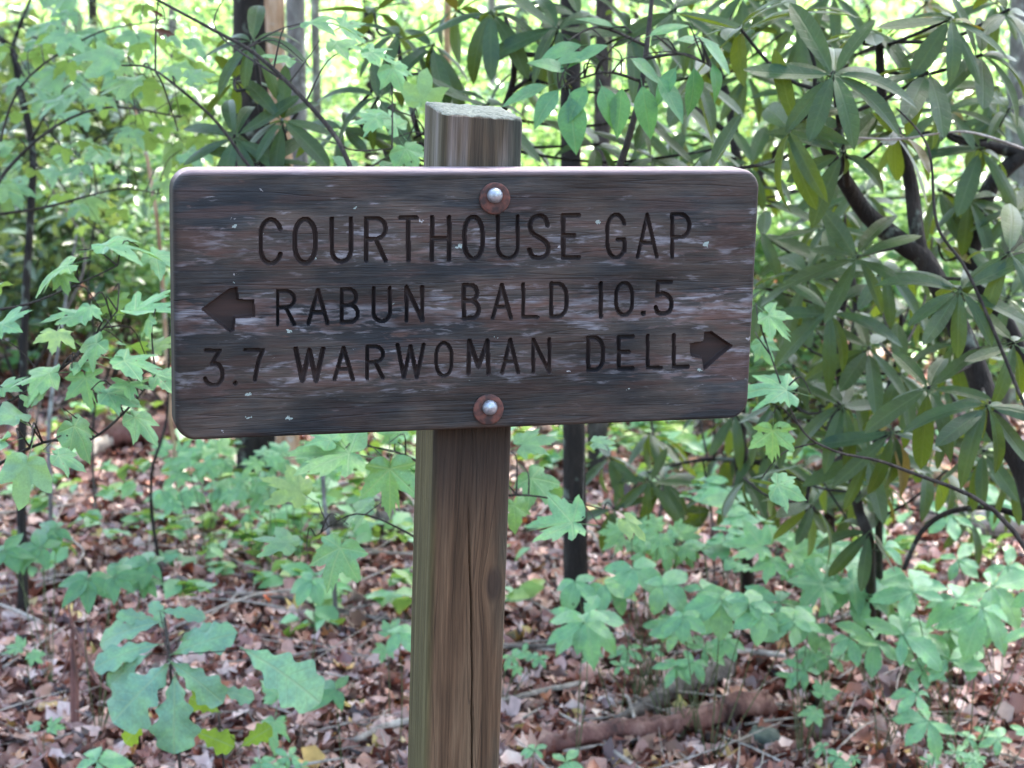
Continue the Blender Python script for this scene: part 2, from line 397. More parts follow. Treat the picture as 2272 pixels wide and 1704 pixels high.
def post_mat():
    m, nt, out = nmat('treated_post')
    tc = N(nt, 'ShaderNodeTexCoord')
    sx = N(nt, 'ShaderNodeSeparateXYZ'); nt.links.new(tc.outputs['Object'], sx.inputs[0])
    X, Y, Z = sx.outputs
    # the grain bends round two knots
    def knot(kx, kz, rad):
        dx = math_(nt, 'SUBTRACT', X, kx); dz = math_(nt, 'MULTIPLY', math_(nt, 'SUBTRACT', Z, kz), .45)
        kd = math_(nt, 'SQRT', math_(nt, 'ADD', math_(nt, 'MULTIPLY', dx, dx), math_(nt, 'MULTIPLY', dz, dz)))
        f = math_(nt, 'DIVIDE', 1.0, math_(nt, 'ADD', 1.0, math_(nt, 'POWER', math_(nt, 'DIVIDE', kd, rad), 2.0)))
        return math_(nt, 'MULTIPLY', math_(nt, 'MULTIPLY', dx, f), -1.1), f
    k1, f1 = knot(-.024, .765, .011); k2, f2 = knot(.028, 1.08, .012)
    cx = N(nt, 'ShaderNodeCombineXYZ'); sock(nt, cx.inputs[0], math_(nt, 'ADD', X, math_(nt, 'ADD', k1, k2))); sock(nt, cx.inputs[1], Y); sock(nt, cx.inputs[2], Z)
    def mp(sc, loc=(0, 0, 0)):
        m_ = N(nt, 'ShaderNodeMapping'); m_.inputs['Scale'].default_value = sc; m_.inputs['Location'].default_value = loc
        nt.links.new(cx.outputs[0], m_.inputs['Vector']); return m_.outputs[0]
    n1 = noise_(nt, mp((46, 46, 1.7)), 1, 5, .65, .5); n2 = noise_(nt, mp((210, 210, 5)), 1, 4, .65); n3 = noise_(nt, mapping(nt, (9, 9, 2.4), (2, 2, 2.35)), 1, 5, .6)
    n4 = noise_(nt, mp((420, 420, 16)), 1, 3, .6)
    red = ramp(nt, n1, [(.3, (.042, .024, .012)), (.5, (.115, .066, .036)), (.68, (.165, .105, .060))])
    olive = ramp(nt, n1, [(.3, (.046, .038, .014)), (.5, (.090, .076, .030)), (.7, (.13, .11, .048))])
    side = ramp(nt, math_(nt, 'MULTIPLY', X, -1), [(.036, 0.0), (.042, 1.0)])
    c = mix(nt, side, red, olive)
    up = ramp(nt, Z, [(.0, 0.0), (1.0, 1.0)])
    topw = N(nt, 'ShaderNodeMapRange'); nt.links.new(Z, topw.inputs[0]); topw.inputs[1].default_value = 1.40; topw.inputs[2].default_value = 1.5
    c = mix(nt, math_(nt, 'MULTIPLY', topw.outputs[0], .65), c, ramp(nt, n1, [(.3, (.03, .026, .020)), (.5, (.075, .062, .040)), (.66, (.20, .18, .17))]))
    algae = math_(nt, 'MULTIPLY', ramp(nt, math_(nt, 'ADD', math_(nt, 'MULTIPLY', X, 6), n3), [(.60, 0.0), (.78, 1.0)]), .8)
    c = mix(nt, algae, c, (.035, .045, .035))
    # front face grows darker just below and behind the board
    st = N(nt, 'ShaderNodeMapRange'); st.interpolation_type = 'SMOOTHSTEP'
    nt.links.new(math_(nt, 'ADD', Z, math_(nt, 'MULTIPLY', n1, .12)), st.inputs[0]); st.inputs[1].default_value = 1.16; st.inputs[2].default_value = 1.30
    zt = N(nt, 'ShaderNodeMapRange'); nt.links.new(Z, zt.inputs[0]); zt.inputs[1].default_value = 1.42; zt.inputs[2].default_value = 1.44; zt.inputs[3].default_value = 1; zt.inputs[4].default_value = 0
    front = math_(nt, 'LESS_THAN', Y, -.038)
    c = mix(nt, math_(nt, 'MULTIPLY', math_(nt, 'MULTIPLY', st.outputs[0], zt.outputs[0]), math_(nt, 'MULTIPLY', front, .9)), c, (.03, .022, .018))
    c = mix(nt, .55, c, ramp(nt, n2, [(.3, .3), (.7, .68)]), 'OVERLAY')
    # algae and lichen on the end grain and the top
    g = N(nt, 'ShaderNodeNewGeometry'); sn = N(nt, 'ShaderNodeSeparateXYZ'); nt.links.new(g.outputs['Normal'], sn.inputs[0])
    l = ramp(nt, sn.outputs[2], [(.55, 0.0), (.8, 1.0)])
    c = mix(nt, l, c, ramp(nt, noise_(nt, mapping(nt), 220, 4), [(.35, (.09, .105, .09)), (.6, (.165, .185, .165))]))
    chk = math_(nt, 'ABSOLUTE', math_(nt, 'SUBTRACT', noise_(nt, mp((30, 30, .9), (4, 4, 3)), 1, 2), .5))
    c = mix(nt, ramp(nt, chk, [(.001, .5), (.004, 0.0)]), c, (.018, .012, .010))
    kk = math_(nt, 'MAXIMUM', f1, f2)
    c = mix(nt, ramp(nt, kk, [(.55, 0.0), (.8, .75)]), c, (.035, .022, .016))
    c = mix(nt, .5, c, ramp(nt, n4, [(.35, .28), (.65, .70)]), 'OVERLAY')
    bsdf(nt, out, c, .8, .3, math_(nt, 'ADD', math_(nt, 'ADD', n1, n2), math_(nt, 'ADD', n4, math_(nt, 'MINIMUM', math_(nt, 'MULTIPLY', chk, 90.0), .4))), .0018, .9)
    return m
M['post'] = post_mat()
M['green_stem'] = bark_mat('green_stem', (.05, .07, .03), (.10, .13, .05), (.16, .17, .08), 40, .3, .6)
def simple(name, c1, c2, sc, rough, spec=.5, metal=0, bd=.001):
    m, nt, out = nmat(name)
    n = noise_(nt, mapping(nt), sc, 4)
    bsdf(nt, out, mix(nt, ramp(nt, n, [(.35, 0.0), (.65, 1.0)]), c1, c2), rough, spec, n, bd, .5, metal)
    return m
M['washer'] = simple('rusty_washer', (.040, .024, .022), (.15, .056, .040), 130, .85)
M['bolt'] = simple('galvanised_bolt', (.46, .50, .55), (.26, .28, .31), 240, .42, .5, .7, .0006)
M['rock'] = simple('mossy_rock', (.045, .06, .05), (.12, .15, .12), 30, .8, .4, 0, .01)
M['rock_dark'] = simple('dark_stone', (.03, .035, .035), (.09, .10, .10), 50, .6, .5, 0, .004)
M['shroom'] = simple('red_cap', (.28, .03, .02), (.38, .06, .03), 60, .4)
M['orange_leaf'] = simple('orange_leaf', (.75, .16, .02), (.6, .08, .02), 50, .5)
M['deadleaf'] = simple('dead_leaf', (.10, .035, .02), (.22, .10, .06), 60, .6)

# ------------------------------------------------------------------ the trail sign
def rotm(a, b, c):
    return Matrix.Rotation(a, 3, 'Z') @ Matrix.Rotation(b, 3, 'X') @ Matrix.Rotation(c, 3, 'Y')
BW, BH, BT = .61, .2675, .038
BR = rotm(.27908, .05486, .0104)
BP = Vector((-.03573, 1.90779, 1.38759))
def bpt(u, v):
    """point of the board's front plane seen at u, v -> board coordinates x, z"""
    d = at(u, v, 1) - CC
    n = BR @ Vector((0, -1, 0))
    t = (BP - CC).dot(n) / d.dot(n)
    q = BR.transposed() @ (CC + d * t - BP)
    return np.array([q.x, q.z])
def arc(cx, cy, rx, ry, a0, a1, n=14):
    return [(cx + rx * math.cos(math.radians(a0 + (a1 - a0) * i / n)), cy + ry * math.sin(math.radians(a0 + (a1 - a0) * i / n))) for i in range(n + 1)]
def crv(pts, n=6):
    s = spline([(Vector((p[0], p[1], 0)), 1) for p in pts], n)
    return [(p.x, p.y) for p, _ in s]
GL = {
 'C': [arc(.5, .66, .5, .34, 22, 180) + arc(.5, .34, .5, .34, 180, 338)],
 'O': [arc(.5, .62, .5, .38, 0, 180) + arc(.5, .38, .5, .38, 180, 360) + [(1, .62)]],
 '0': [arc(.5, .62, .5, .38, 0, 180) + arc(.5, .38, .5, .38, 180, 360) + [(1, .62)]],
 'U': [[(0, 1)] + arc(.5, .27, .5, .27, 180, 360) + [(1, 1)]],
 'R': [[(0, 0), (0, 1), (.45, 1)] + arc(.5, .76, .5, .24, 80, -80) + [(0, .5)], [(.5, .5), (1, 0)]],
 'P': [[(0, 0), (0, 1), (.45, 1)] + arc(.5, .735, .5, .265, 80, -80) + [(0, .46)]],
 'B': [[(.45, .53), (0, .53), (0, 1), (.4, 1)] + arc(.45, .77, .45, .23, 80, -80) + arc(.5, .27, .5, .26, 80, -80) + [(0, 0), (0, .53)]],
 'D': [[(0, 0), (0, 1), (.3, 1)] + arc(.38, .62, .62, .38, 80, 0) + arc(.38, .38, .62, .38, 0, -80) + [(0, 0)]],
 'T': [[(0, 1), (1, 1)], [(.5, 1), (.5, 0)]],
 'H': [[(0, 0), (0, 1)], [(1, 0), (1, 1)], [(0, .5), (1, .5)]],
 'S': [crv([(.97, .78), (.82, .96), (.5, 1), (.15, .93), (.04, .75), (.2, .58), (.55, .48), (.9, .36), (1, .2), (.85, .05), (.5, 0), (.15, .05), (0, .2)])],
 'E': [[(1, 1), (0, 1), (0, 0), (1, 0)], [(0, .52), (.72, .52)]],
 'G': [arc(.5, .66, .5, .34, 22, 180) + arc(.5, .34, .5, .34, 180, 330), [(.98, .14), (.98, .42), (.58, .42)]],
 'A': [[(0, 0), (.5, 1), (1, 0)], [(.2, .34), (.8, .34)]],
 'N': [[(0, 0), (0, 1), (1, 0), (1, 1)]],
 'L': [[(0, 1), (0, 0), (1, 0)]],
 'M': [[(0, 0), (.06, 1), (.5, .2), (.94, 1), (1, 0)]],
 'W': [[(0, 1), (.24, 0), (.5, .95), (.74, 0), (1, 1)]],
 '1': [[(.5, 0), (.5, 1)]],
 '3': [[(.05, 1), (.85, 1), (.38, .6)] + crv([(.38, .6), (.75, .6), (1, .42), (1, .2), (.75, .02), (.45, 0), (.15, .05), (0, .18)])],
 '5': [[(.95, 1), (.12, 1), (.08, .58)] + crv([(.08, .58), (.5, .64), (.88, .52), (1, .3), (.85, .08), (.45, 0), (.12, .05), (0, .2)])],
 '7': [[(0, 1), (1, 1)] + crv([(1, 1), (.72, .55), (.55, 0)])],
 '.': [[(.5, .5), (.55, .5)]],
}
ROWS = [
 ('C', 574, 628, 483, 589), ('O', 650, 704, 482, 588), ('U', 732, 783, 481, 585), ('R', 808, 860, 480, 583), ('T', 884, 928, 479, 582),
 ('H', 954, 1001, 478, 581), ('O', 1026, 1075, 477, 579), ('U', 1100, 1153, 476, 578), ('S', 1170, 1221, 475, 577), ('E', 1245, 1288, 474, 576),
 ('G', 1343, 1391, 472, 576), ('A', 1410, 1462, 472, 575), ('P', 1487, 1534, 471, 575),
 ('R', 612, 657, 642, 724), ('A', 680, 731, 640, 722), ('B', 754, 798, 638, 720), ('U', 825, 869, 635, 717), ('N', 898, 941, 633, 715),
 ('B', 1025, 1066, 629, 711), ('A', 1089, 1138, 628, 710), ('L', 1157, 1197, 627, 708), ('D', 1219, 1261, 625, 707),
 ('1', 1330, 1336, 625, 706), ('0', 1363, 1407, 624, 703), ('.', 1424, 1431, 692, 698), ('5', 1451, 1494, 622, 700),
 ('3', 451, 497, 774, 858), ('.', 518, 526, 847, 854), ('7', 540, 587, 773, 848), ('W', 652, 721, 770, 849), ('A', 738, 787, 768, 846),
 ('R', 811, 854, 765, 843), ('W', 878, 944, 761, 841), ('O', 964, 1006, 757, 838), ('M', 1035, 1088, 752, 833), ('A', 1110, 1154, 750, 831),
 ('N', 1179, 1223, 749, 830), ('D', 1301, 1342, 745, 825), ('E', 1369, 1408, 743, 822), ('L', 1433, 1471, 741, 820), ('L', 1491, 1530, 740, 818)]
ARROWS = [
 [(447, 686), (510, 640), (526, 637), (530, 664), (564, 665), (566, 703), (522, 706), (519, 734), (511, 738)],
 [(1531, 762), (1561, 758), (1563, 737), (1578, 735), (1626, 768), (1600, 788), (1562, 822), (1558, 796), (1532, 790)]]
def seg_dist(P, a, b):
    d = b - a; L = max(d @ d, 1e-14)
    t = np.clip(((P - a) @ d) / L, 0, 1)
    return np.linalg.norm(P - (a + t[..., None] * d), axis=-1)
def build_sign():
    base = Vector((.02, 1.96, 0))
    root = thing('trail_sign', (base.x, base.y, 0), 'dark stained wooden trail sign with carved lettering bolted to a square post', 'sign')
    # --- board front as one carved relief
    step = .00085
    nx, nz = int(BW / step) + 1, int(BH / step) + 1
    xs = np.linspace(-BW/2, BW/2, nx); zs = np.linspace(-BH/2, BH/2, nz)
    G = np.stack(np.meshgrid(xs, zs, indexing='xy'), -1)          # nz, nx, 2
    # slightly wavy outline, rounded corners
    rc, bev = .021, .0048
    q = np.abs(G) - np.array([BW/2 - rc, BH/2 - rc])
    qo = np.maximum(q, 0)
    dist_out = np.linalg.norm(qo, axis=-1)
    inside = rc - np.where((q > 0).all(-1), dist_out, np.maximum(q[..., 0], q[..., 1]))   # distance to the outline
    Pn = G.copy()
    corner = (q > 0).all(-1) & (dist_out > rc)
    k = rc / np.maximum(dist_out, 1e-9)
    cc = np.sign(G) * (np.array([BW/2 - rc, BH/2 - rc]) + qo * k[..., None])
    Pn[corner] = cc[corner]
    inside = np.clip(inside, 0, None)
    e = np.clip(bev - inside, 0, bev)
    depth = bev - np.sqrt(np.maximum(bev * bev - e * e, 0))
    # raised grain
    def streak(sx, sz, amp):
        a = rng.normal(size=(nz, nx))
        kx = np.ones(sx) / sx
        a = np.apply_along_axis(lambda r: np.convolve(r, kx, 'same'), 1, a)
        if sz > 1:
            kz = np.ones(sz) / sz
            a = np.apply_along_axis(lambda r: np.convolve(r, kz, 'same'), 0, a)
        return a / a.std() * amp
    depth = depth + streak(60, 3, .00004) + streak(200, 13, .00008)
    owner = np.full((nz, nx), -1, int)
    for ci, (ch, x0, x1, y0, y1) in enumerate(ROWS):
        hw = .0021 if ci < 13 else .00190
        ix = hw / .61 * 1300
        c00, c10, c01, c11 = bpt(x0 + ix, y1 - ix), bpt(x1 - ix, y1 - ix), bpt(x0 + ix, y0 + ix), bpt(x1 - ix, y0 + ix)
        if ch in '.1':
            c00, c10, c01, c11 = [(bpt((x0+x1)/2, yy)) for yy in (y1 - ix, y1 - ix, y0 + ix, y0 + ix)]
            if ch == '.': c00 = c10 = c01 = c11 = bpt((x0+x1)/2, (y0+y1)/2)
        lo = np.minimum.reduce([c00, c10, c01, c11]) - .006; hi = np.maximum.reduce([c00, c10, c01, c11]) + .006
        i0, i1 = np.searchsorted(xs, [lo[0], hi[0]]); j0, j1 = np.searchsorted(zs, [lo[1], hi[1]])
        sub = G[j0:j1, i0:i1]
        D = np.full(sub.shape[:2], 1.0)
        for pl in GL[ch]:
            w = [(c00 * (1-s) * (1-t) + c10 * s * (1-t) + c01 * (1-s) * t + c11 * s * t) for s, t in pl]
            for a, b in zip(w[:-1], w[1:]): D = np.minimum(D, seg_dist(sub, a, b))
        if ch == '.': D = D - .0004
        hwv = hw * (1 + .10 * rng.normal())
        dd = np.clip((hwv - D) / hwv, 0, 1)
        dep = .0062 * np.sqrt(1 - (1 - dd) ** 2)
        depth[j0:j1, i0:i1] = np.maximum(depth[j0:j1, i0:i1], dep)
        ow = owner[j0:j1, i0:i1]; ow[D < hwv] = ci
    for ai, poly in enumerate(ARROWS):
        w = np.array([bpt(*p) for p in poly])
        lo, hi = w.min(0) - .003, w.max(0) + .003
        i0, i1 = np.searchsorted(xs, [lo[0], hi[0]]); j0, j1 = np.searchsorted(zs, [lo[1], hi[1]])
        sub = G[j0:j1, i0:i1]
        D = np.full(sub.shape[:2], 1.0); ins = np.zeros(sub.shape[:2], bool)
        for a, b in zip(w, np.roll(w, -1, 0)):
            D = np.minimum(D, seg_dist(sub, a, b))
            cond = (a[1] > sub[..., 1]) != (b[1] > sub[..., 1])
            xx = a[0] + (sub[..., 1] - a[1]) / (b[1] - a[1] + 1e-12) * (b[0] - a[0])
            ins ^= cond & (sub[..., 0] < xx)
        sd = np.where(ins, D, -D)
        dep = .0075 * np.clip(sd / .0012, 0, 1) + depth[j0:j1, i0:i1] * .6
        depth[j0:j1, i0:i1] = np.where(sd > 0, dep, depth[j0:j1, i0:i1])
        ow = owner[j0:j1, i0:i1]; ow[sd > 0] = 100 + ai
    V = np.stack([Pn[..., 0], depth, Pn[..., 1]], -1).reshape(-1, 3)
    idx = np.arange(nx * nz).reshape(nz, nx)
    Q = np.stack([idx[:-1, :-1], idx[:-1, 1:], idx[1:, 1:], idx[1:, :-1]], -1).reshape(-1, 4)
    fo = owner.reshape(-1)[Q].max(1)
    def sub_mesh(name, sel, mat, extra=None):
        q = Q[sel]; u, inv = np.unique(q, return_inverse=True)
        v = V[u]; f = [inv.reshape(-1, 4)]
        if extra is not None:
            f.append(extra[1] + len(v)); v = np.vstack([v, extra[0]])
        return mesh_np(name, v, f, mat)
    # sides and back
    prof = []
    for cx, cz, a0 in ((BW/2-rc, BH/2-rc, 0), (-BW/2+rc, BH/2-rc, 90), (-BW/2+rc, -BH/2+rc, 180), (BW/2-rc, -BH/2+rc, 270)):
        for t in range(13):
            th = math.radians(a0 + 90 * t / 12); prof.append((cx + rc * math.cos(th), cz + rc * math.sin(th)))
    n = len(prof); ev = []
    for yy, ins_ in ((bev, 0), (BT - .004, 0), (BT, .004)):
        for (x, z) in prof: ev.append((x * (1 - ins_ / BW * 2), yy, z * (1 - ins_ / BH * 2)))
    ev.append((0, BT, 0))
    eq = [(r*n + i, (r+1)*n + i, (r+1)*n + (i+1) % n, r*n + (i+1) % n) for r in range(2) for i in range(n)]
    eq += [(2*n + i, 3*n, 3*n, 2*n + (i+1) % n) for i in range(0)]
    mw = Matrix.Translation(BP - Vector(root.location)) @ BR.to_4x4()
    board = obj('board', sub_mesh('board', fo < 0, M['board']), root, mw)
    em = mesh_np('board_edge', ev, [tuple(f) for f in eq] + [(2*n + i, 3*n, 2*n + (i+1) % n) for i in range(n)], M['edge'])
    be = obj('board_edge', em, board)
    for ci in range(len(ROWS)):
        s = fo == ci
        if s.any(): obj('letter', sub_mesh('letter', s, M['groove']), board)
    m_arrow, nt, out = nmat('arrow_recess')
    nn = noise_(nt, mapping(nt, (5, 1, 70)), 1, 4)
    bsdf(nt, out, ramp(nt, nn, [(.35, (.012, .009, .009)), (.6, (.045, .024, .020))]), .7, .35, nn, .001, .6)
    for ai in range(2):
        obj('arrow', sub_mesh('arrow', fo == 100 + ai, m_arrow), board)
    # --- bolts and washers
    for (u, v, wu, wv) in ((1096, 433, 1097, 440), (1085, 903, 1083, 908)):
        p = bpt(u, v); w = bpt(wu, wv)
        tb, fs = [], []
        S = 40
        rings = [(0.0042, 0.0), (.0157, 0.0), (.0162, -.0006), (.0160, -.0024), (.0150, -.0031), (.0078, -.0029), (.0042, -.002)]
        vs = [(w[0] + r * math.cos(2*math.pi*i/S), y, w[1] + r * math.sin(2*math.pi*i/S)) for r, y in rings for i in range(S)]
        fs = [(a*S+i, a*S+(i+1) % S, (a+1)*S+(i+1) % S, (a+1)*S+i) for a in range(len(rings)-1) for i in range(S)]
        wo = obj('washer', mesh_np('washer', vs, fs, M['washer']), board)
        rr = .0080
        rings = [(rr*.92, -.0026), (rr, -.0030)] + [(rr * math.cos(math.radians(a)), -.0032 - .0066 * math.sin(math.radians(a))) for a in range(0, 90, 10)]
        vs = [(p[0] + r * math.cos(2*math.pi*i/S), y, p[1] + r * math.sin(2*math.pi*i/S)) for r, y in rings for i in range(S)] + [(p[0], -.0099, p[1])]
        fs = [(a*S+i, (a+1)*S+i, (a+1)*S+(i+1) % S, a*S+(i+1) % S) for a in range(len(rings)-1) for i in range(S)]
        L = (len(rings)-1)*S
        fs += [(L+i, len(vs)-1, L+(i+1) % S) for i in range(S)]
        obj('bolt', mesh_np('bolt', vs, fs, M['bolt']), board)
    # --- post, square with eased edges, split by a drying crack
    PW = .085
    A = bpt(1049, 300); 
    def axis_world(u, v):       # the post's axis lies half a post behind the board's back
        d = at(u, v, 1) - CC; n_ = BR @ Vector((0, -1, 0)); o = BP + BR @ Vector((0, BT + PW/2 - .0015, 0))
        return CC + d * ((o - CC).dot(n_) / d.dot(n_))
    top, bot = axis_world(1049, 262), axis_world(1004, 1704)
    ax = (top - bot).normalized()
    L0 = top.z / ax.z
    foot = top - ax * L0
    ybk = BR @ Vector((0, 1, 0)); xr = ybk.cross(ax).normalized(); ybk = ax.cross(xr).normalized()
    pm = Matrix((xr, ybk, ax)).transposed()
    root.location = (foot.x, foot.y, 0)
    board.matrix_local = Matrix.Translation(BP - Vector(root.location)) @ BR.to_4x4()
    h = PW / 2; rr = .006
    per = []
    def edge(a, b, nn):
        for i in range(nn): per.append((a[0] + (b[0]-a[0]) * i / nn, a[1] + (b[1]-a[1]) * i / nn))
    def corner(cx, cy, a0, nn=5):
        for i in range(nn): th = math.radians(a0 + 90 * i / nn); per.append((cx + rr * math.cos(th), cy + rr * math.sin(th)))
    edge((-h+rr, -h), (h-rr, -h), 110); corner(h-rr, -h+rr, -90); edge((h, -h+rr), (h, h-rr), 24); corner(h-rr, h-rr, 0)
    edge((h-rr, h), (-h+rr, h), 16); corner(-h+rr, h-rr, 90); edge((-h, h-rr), (-h, -h+rr), 50); corner(-h+rr, -h+rr, 180)
    per = np.array(per); npn = len(per)
    zl = np.concatenate([np.linspace(-.25, .55, 8)[:-1], np.linspace(.55, L0, 340)])
    nrm = per / np.maximum(np.abs(per).max(1, keepdims=True), 1e-9)
    nrm = np.where(np.abs(nrm) > .93, nrm, 0); nrm /= np.maximum(np.linalg.norm(nrm, axis=1, keepdims=True), 1e-9)
    vs = np.zeros((len(zl), npn, 3))
    gr = rng.normal(size=(npn,)); gr = np.convolve(np.r_[gr, gr, gr], np.ones(3)/3, 'same')[npn:2*npn] * .00013
    for j, z in enumerate(zl):
        crack_x = .0165 - .045 * (z - .75) + .0012 * math.sin(z * 14) + .0008 * mnoise.noise(Vector((z * 25, 0, 0)))
        cd = .009 * max(0, min(1, (1.19 - z) / .12)) * (per[:, 1] < -h + .001) * np.clip(1 - np.abs(per[:, 0] - crack_x) / .0014, 0, 1)
        low = np.array([mnoise.noise(Vector((p[0] * 30, p[1] * 30, z * 2.5))) for p in per[::4]])
        low = np.interp(np.arange(npn), np.arange(0, npn, 4), low) * .0010
        off = gr * (1 + .6 * math.sin(z * 7)) + low - cd
        vs[j, :, :2] = per + nrm * off[:, None]; vs[j, :, 2] = z
    # sloped, weathered top: drop the last ring to the front and to the right
    for j in range(len(zl)):
        cut = L0 + .006 + .085 * per[:, 1] - .05 * per[:, 0] + .0012 * np.array([mnoise.noise(Vector((p[0]*90, p[1]*90, 1))) for p in per])
        vs[j, :, 2] = np.minimum(vs[j, :, 2], cut)
    vs[-1, :, 2] = cut
    V = vs.reshape(-1, 3)
    idx = np.arange(len(zl) * npn).reshape(len(zl), npn); nx_ = np.roll(idx, -1, 1)
    Qp = np.stack([idx[:-1], nx_[:-1], nx_[1:], idx[1:]], -1).reshape(-1, 4)
    rings = [vs[-1]]
    for s in (.97, .7, .35):
        r_ = vs[-1].copy(); r_[:, :2] *= s; r_[:, 2] = L0 + .006 + .085 * r_[:, 1] - .05 * r_[:, 0] + .0022 + .002 * np.array([mnoise.noise(Vector((p[0]*120, p[1]*120, 4))) for p in r_])
        rings.append(r_)
    RV = np.vstack(rings + [np.array([[0, 0, L0 + .009]])]); ro = len(V)
    ri = np.arange(4 * npn).reshape(4, npn) + ro; rn = np.roll(ri, -1, 1)
    Qt = np.stack([ri[:-1], rn[:-1], rn[1:], ri[1:]], -1).reshape(-1, 4)
    Tt = np.stack([ri[3], rn[3], np.full(npn, ro + 4 * npn)], -1)
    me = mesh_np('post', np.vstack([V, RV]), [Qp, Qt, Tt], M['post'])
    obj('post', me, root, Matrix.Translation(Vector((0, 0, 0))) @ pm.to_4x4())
    return root
build_sign()

# ------------------------------------------------------------------ leaf meshes (base at the origin, tip along +Y, face up +Z)
def strip_leaf(name, prof, mat, droop=.15, fold=.12, wave=0.0, petiole=.12, curl=0.0, n=None, seed=0, thick=.006):
    """prof: list of (y, half width)"""
    rr = random.Random(seed)
    v, f = [], []
    for i, (y, w) in enumerate(prof):
        for s in (-1, -.5, 0, .5, 1):
            x = s * w
            z = -droop * y * y + fold * abs(x) * (1 if fold > 0 else 1) + wave * math.sin(y * 10 + s * 2.5 + seed * 2) * abs(s) - curl * abs(s) ** 2 * w
            v.append((x, y * (1 - droop * .25 * y), z))
    k = len(prof)
    for i in range(k - 1):
        for j in range(4):
            f.append((i*5+j, i*5+j+1, (i+1)*5+j+1, (i+1)*5+j))
    if petiole:
        b = len(v); r = .011
        for y, z in ((-petiole, -.05 * petiole), (.02, -.004)):
            for a in range(3): v.append((r * math.cos(a * 2.094), y, z + r * math.sin(a * 2.094)))
        for a in range(3): f.append((b+a, b+(a+1) % 3, b+3+(a+1) % 3, b+3+a))
    return mesh_np(name, v, f, mat)
def fan_leaf(name, polar, mat, droop=.25, petiole=.5, jit=0.0, seed=0, fold=.0, side=1.0):
    """polar: half outline (deg from tip, radius); mirrored"""
    rr = random.Random(seed)
    out = [(a, r) for a, r in polar] + [(360 - a, r * (1 + rr.uniform(-jit, jit))) for a, r in reversed(polar) if 0 < a < 180]
    v = [(0, 0, 0)]; n = len(out)
    for s in (.5, 1):
        for a, r in out:
            r = r * s if s == 1 else min(r * .62, .42)
            th = math.radians(a); x = math.sin(th) * r * side; y = math.cos(th) * r
            z = -droop * (x*x + y*y) + .05 * math.sin(th * 5 + seed) * s + .04 * math.sin(th * 2 + seed * 1.7) * s + fold * abs(x)
            v.append((x, y, z))
    f = [(0, 1 + (i+1) % n, 1 + i) for i in range(n)] + [(1+i, 1+(i+1) % n, 1+n+(i+1) % n, 1+n+i) for i in range(n)]
    if petiole:
        b = len(v); r = .012
        for y, z in ((-petiole, -.12 * petiole), (0, -.004)):
            for a in range(3): v.append((r * math.cos(a * 2.094), y, z + r * math.sin(a * 2.094)))
        for a in range(3): f.append((b+a, b+(a+1) % 3, b+3+(a+1) % 3, b+3+a))
    me = mesh_np(name, v, f, mat)
    return me
MAPLE = [(0, 1.0), (4, .86), (7, .84), (10, .74), (14, .76), (17, .60), (24, .46), (30, .55), (36, .66), (40, .68), (44, .80), (48, .88), (52, .74), (57, .70), (62, .58), (68, .60), (74, .46), (84, .40), (90, .50), (98, .56), (106, .46), (116, .42), (130, .36), (150, .28), (168, .18), (180, .05)]
MAPLE3 = [(0, 1.0), (6, .86), (10, .80), (14, .74), (19, .62), (26, .48), (34, .56), (40, .68), (46, .74), (50, .84), (55, .70), (62, .60), (70, .55), (82, .50), (94, .48), (108, .44), (124, .38), (144, .30), (164, .2), (180, .08)]
def ell(k, wid, tip=1.0, peak=.5):
    o = []
    for i in range(k + 1):
        y = i / k
        t = y / peak * .5 if y < peak else .5 + (y - peak) / (1 - peak) * .5
        o.append((y, wid / 2 * math.sin(math.pi * t) ** tip + .002))
    return o
LM = {}
LM['maple'] = [fan_leaf('maple_leaf', MAPLE, M['maple'], .22, .55, .12, 1), fan_leaf('maple_leaf', MAPLE3, M['maple'], .35, .5, .1, 2), fan_leaf('maple_leaf', MAPLE, M['maple'], .12, .6, .18, 5, .1), fan_leaf('maple_leaf', MAPLE3, M['maple'], .28, .5, .15, 9, -.05, 1.15), fan_leaf('maple_leaf', MAPLE, M['maple'], .5, .6, .25, 13, .15, .85), fan_leaf('maple_leaf', MAPLE, M['maple'], .05, .5, .3, 17, .25, 1.1)]
LM['maple_far'] = [fan_leaf('maple_leaf', MAPLE, M['maple_far'], .3, .5, .12, 3), fan_leaf('maple_leaf', MAPLE3, M['maple_far'], .2, .5, .12, 4)]
LM['rhodo'] = [strip_leaf('rhododendron_leaf', ell(10, w, .6, .58), M['rhodo'], dr, fo, .006, .08, .0, seed=s) for w, dr, fo, s in ((.26, .22, .22, 1), (.23, .42, .32, 2), (.28, .12, .15, 3), (.24, .32, -.25, 4), (.21, .6, .4, 5), (.25, -.08, .2, 6))]
LM['rhodo_old'] = [strip_leaf('rhododendron_leaf', ell(9, .26, .75, .56), M['rhodo_old'], .25, .3, .01, .08)]
OAK0 = [(0, .01), (.1, .05), (.2, .13), (.3, .12), (.42, .25), (.54, .185), (.68, .33), (.79, .235), (.89, .25), (.96, .13), (1, .02)]
OAK = [(max(0, p.x), max(.004, p.y)) for p, _ in spline([(Vector((a, b, 0)), 1) for a, b in OAK0], 3)]
LM['oak'] = [strip_leaf('oak_leaf', OAK, M['oak'], .22, .12, .04, .06, .1, seed=1), strip_leaf('oak_leaf', [(y, w * 1.15) for y, w in OAK], M['oak'], .12, -.08, .05, .06, .1, seed=3), strip_leaf('oak_leaf', [(y, w * .85) for y, w in OAK], M['oak'], .3, .15, .01, .06, .1, seed=5)]
LM['oak_yellow'] = [strip_leaf('oak_leaf', [(y, w * .8) for y, w in OAK], M['yellow'], .1, .1, .012, .06, .1, seed=1)]
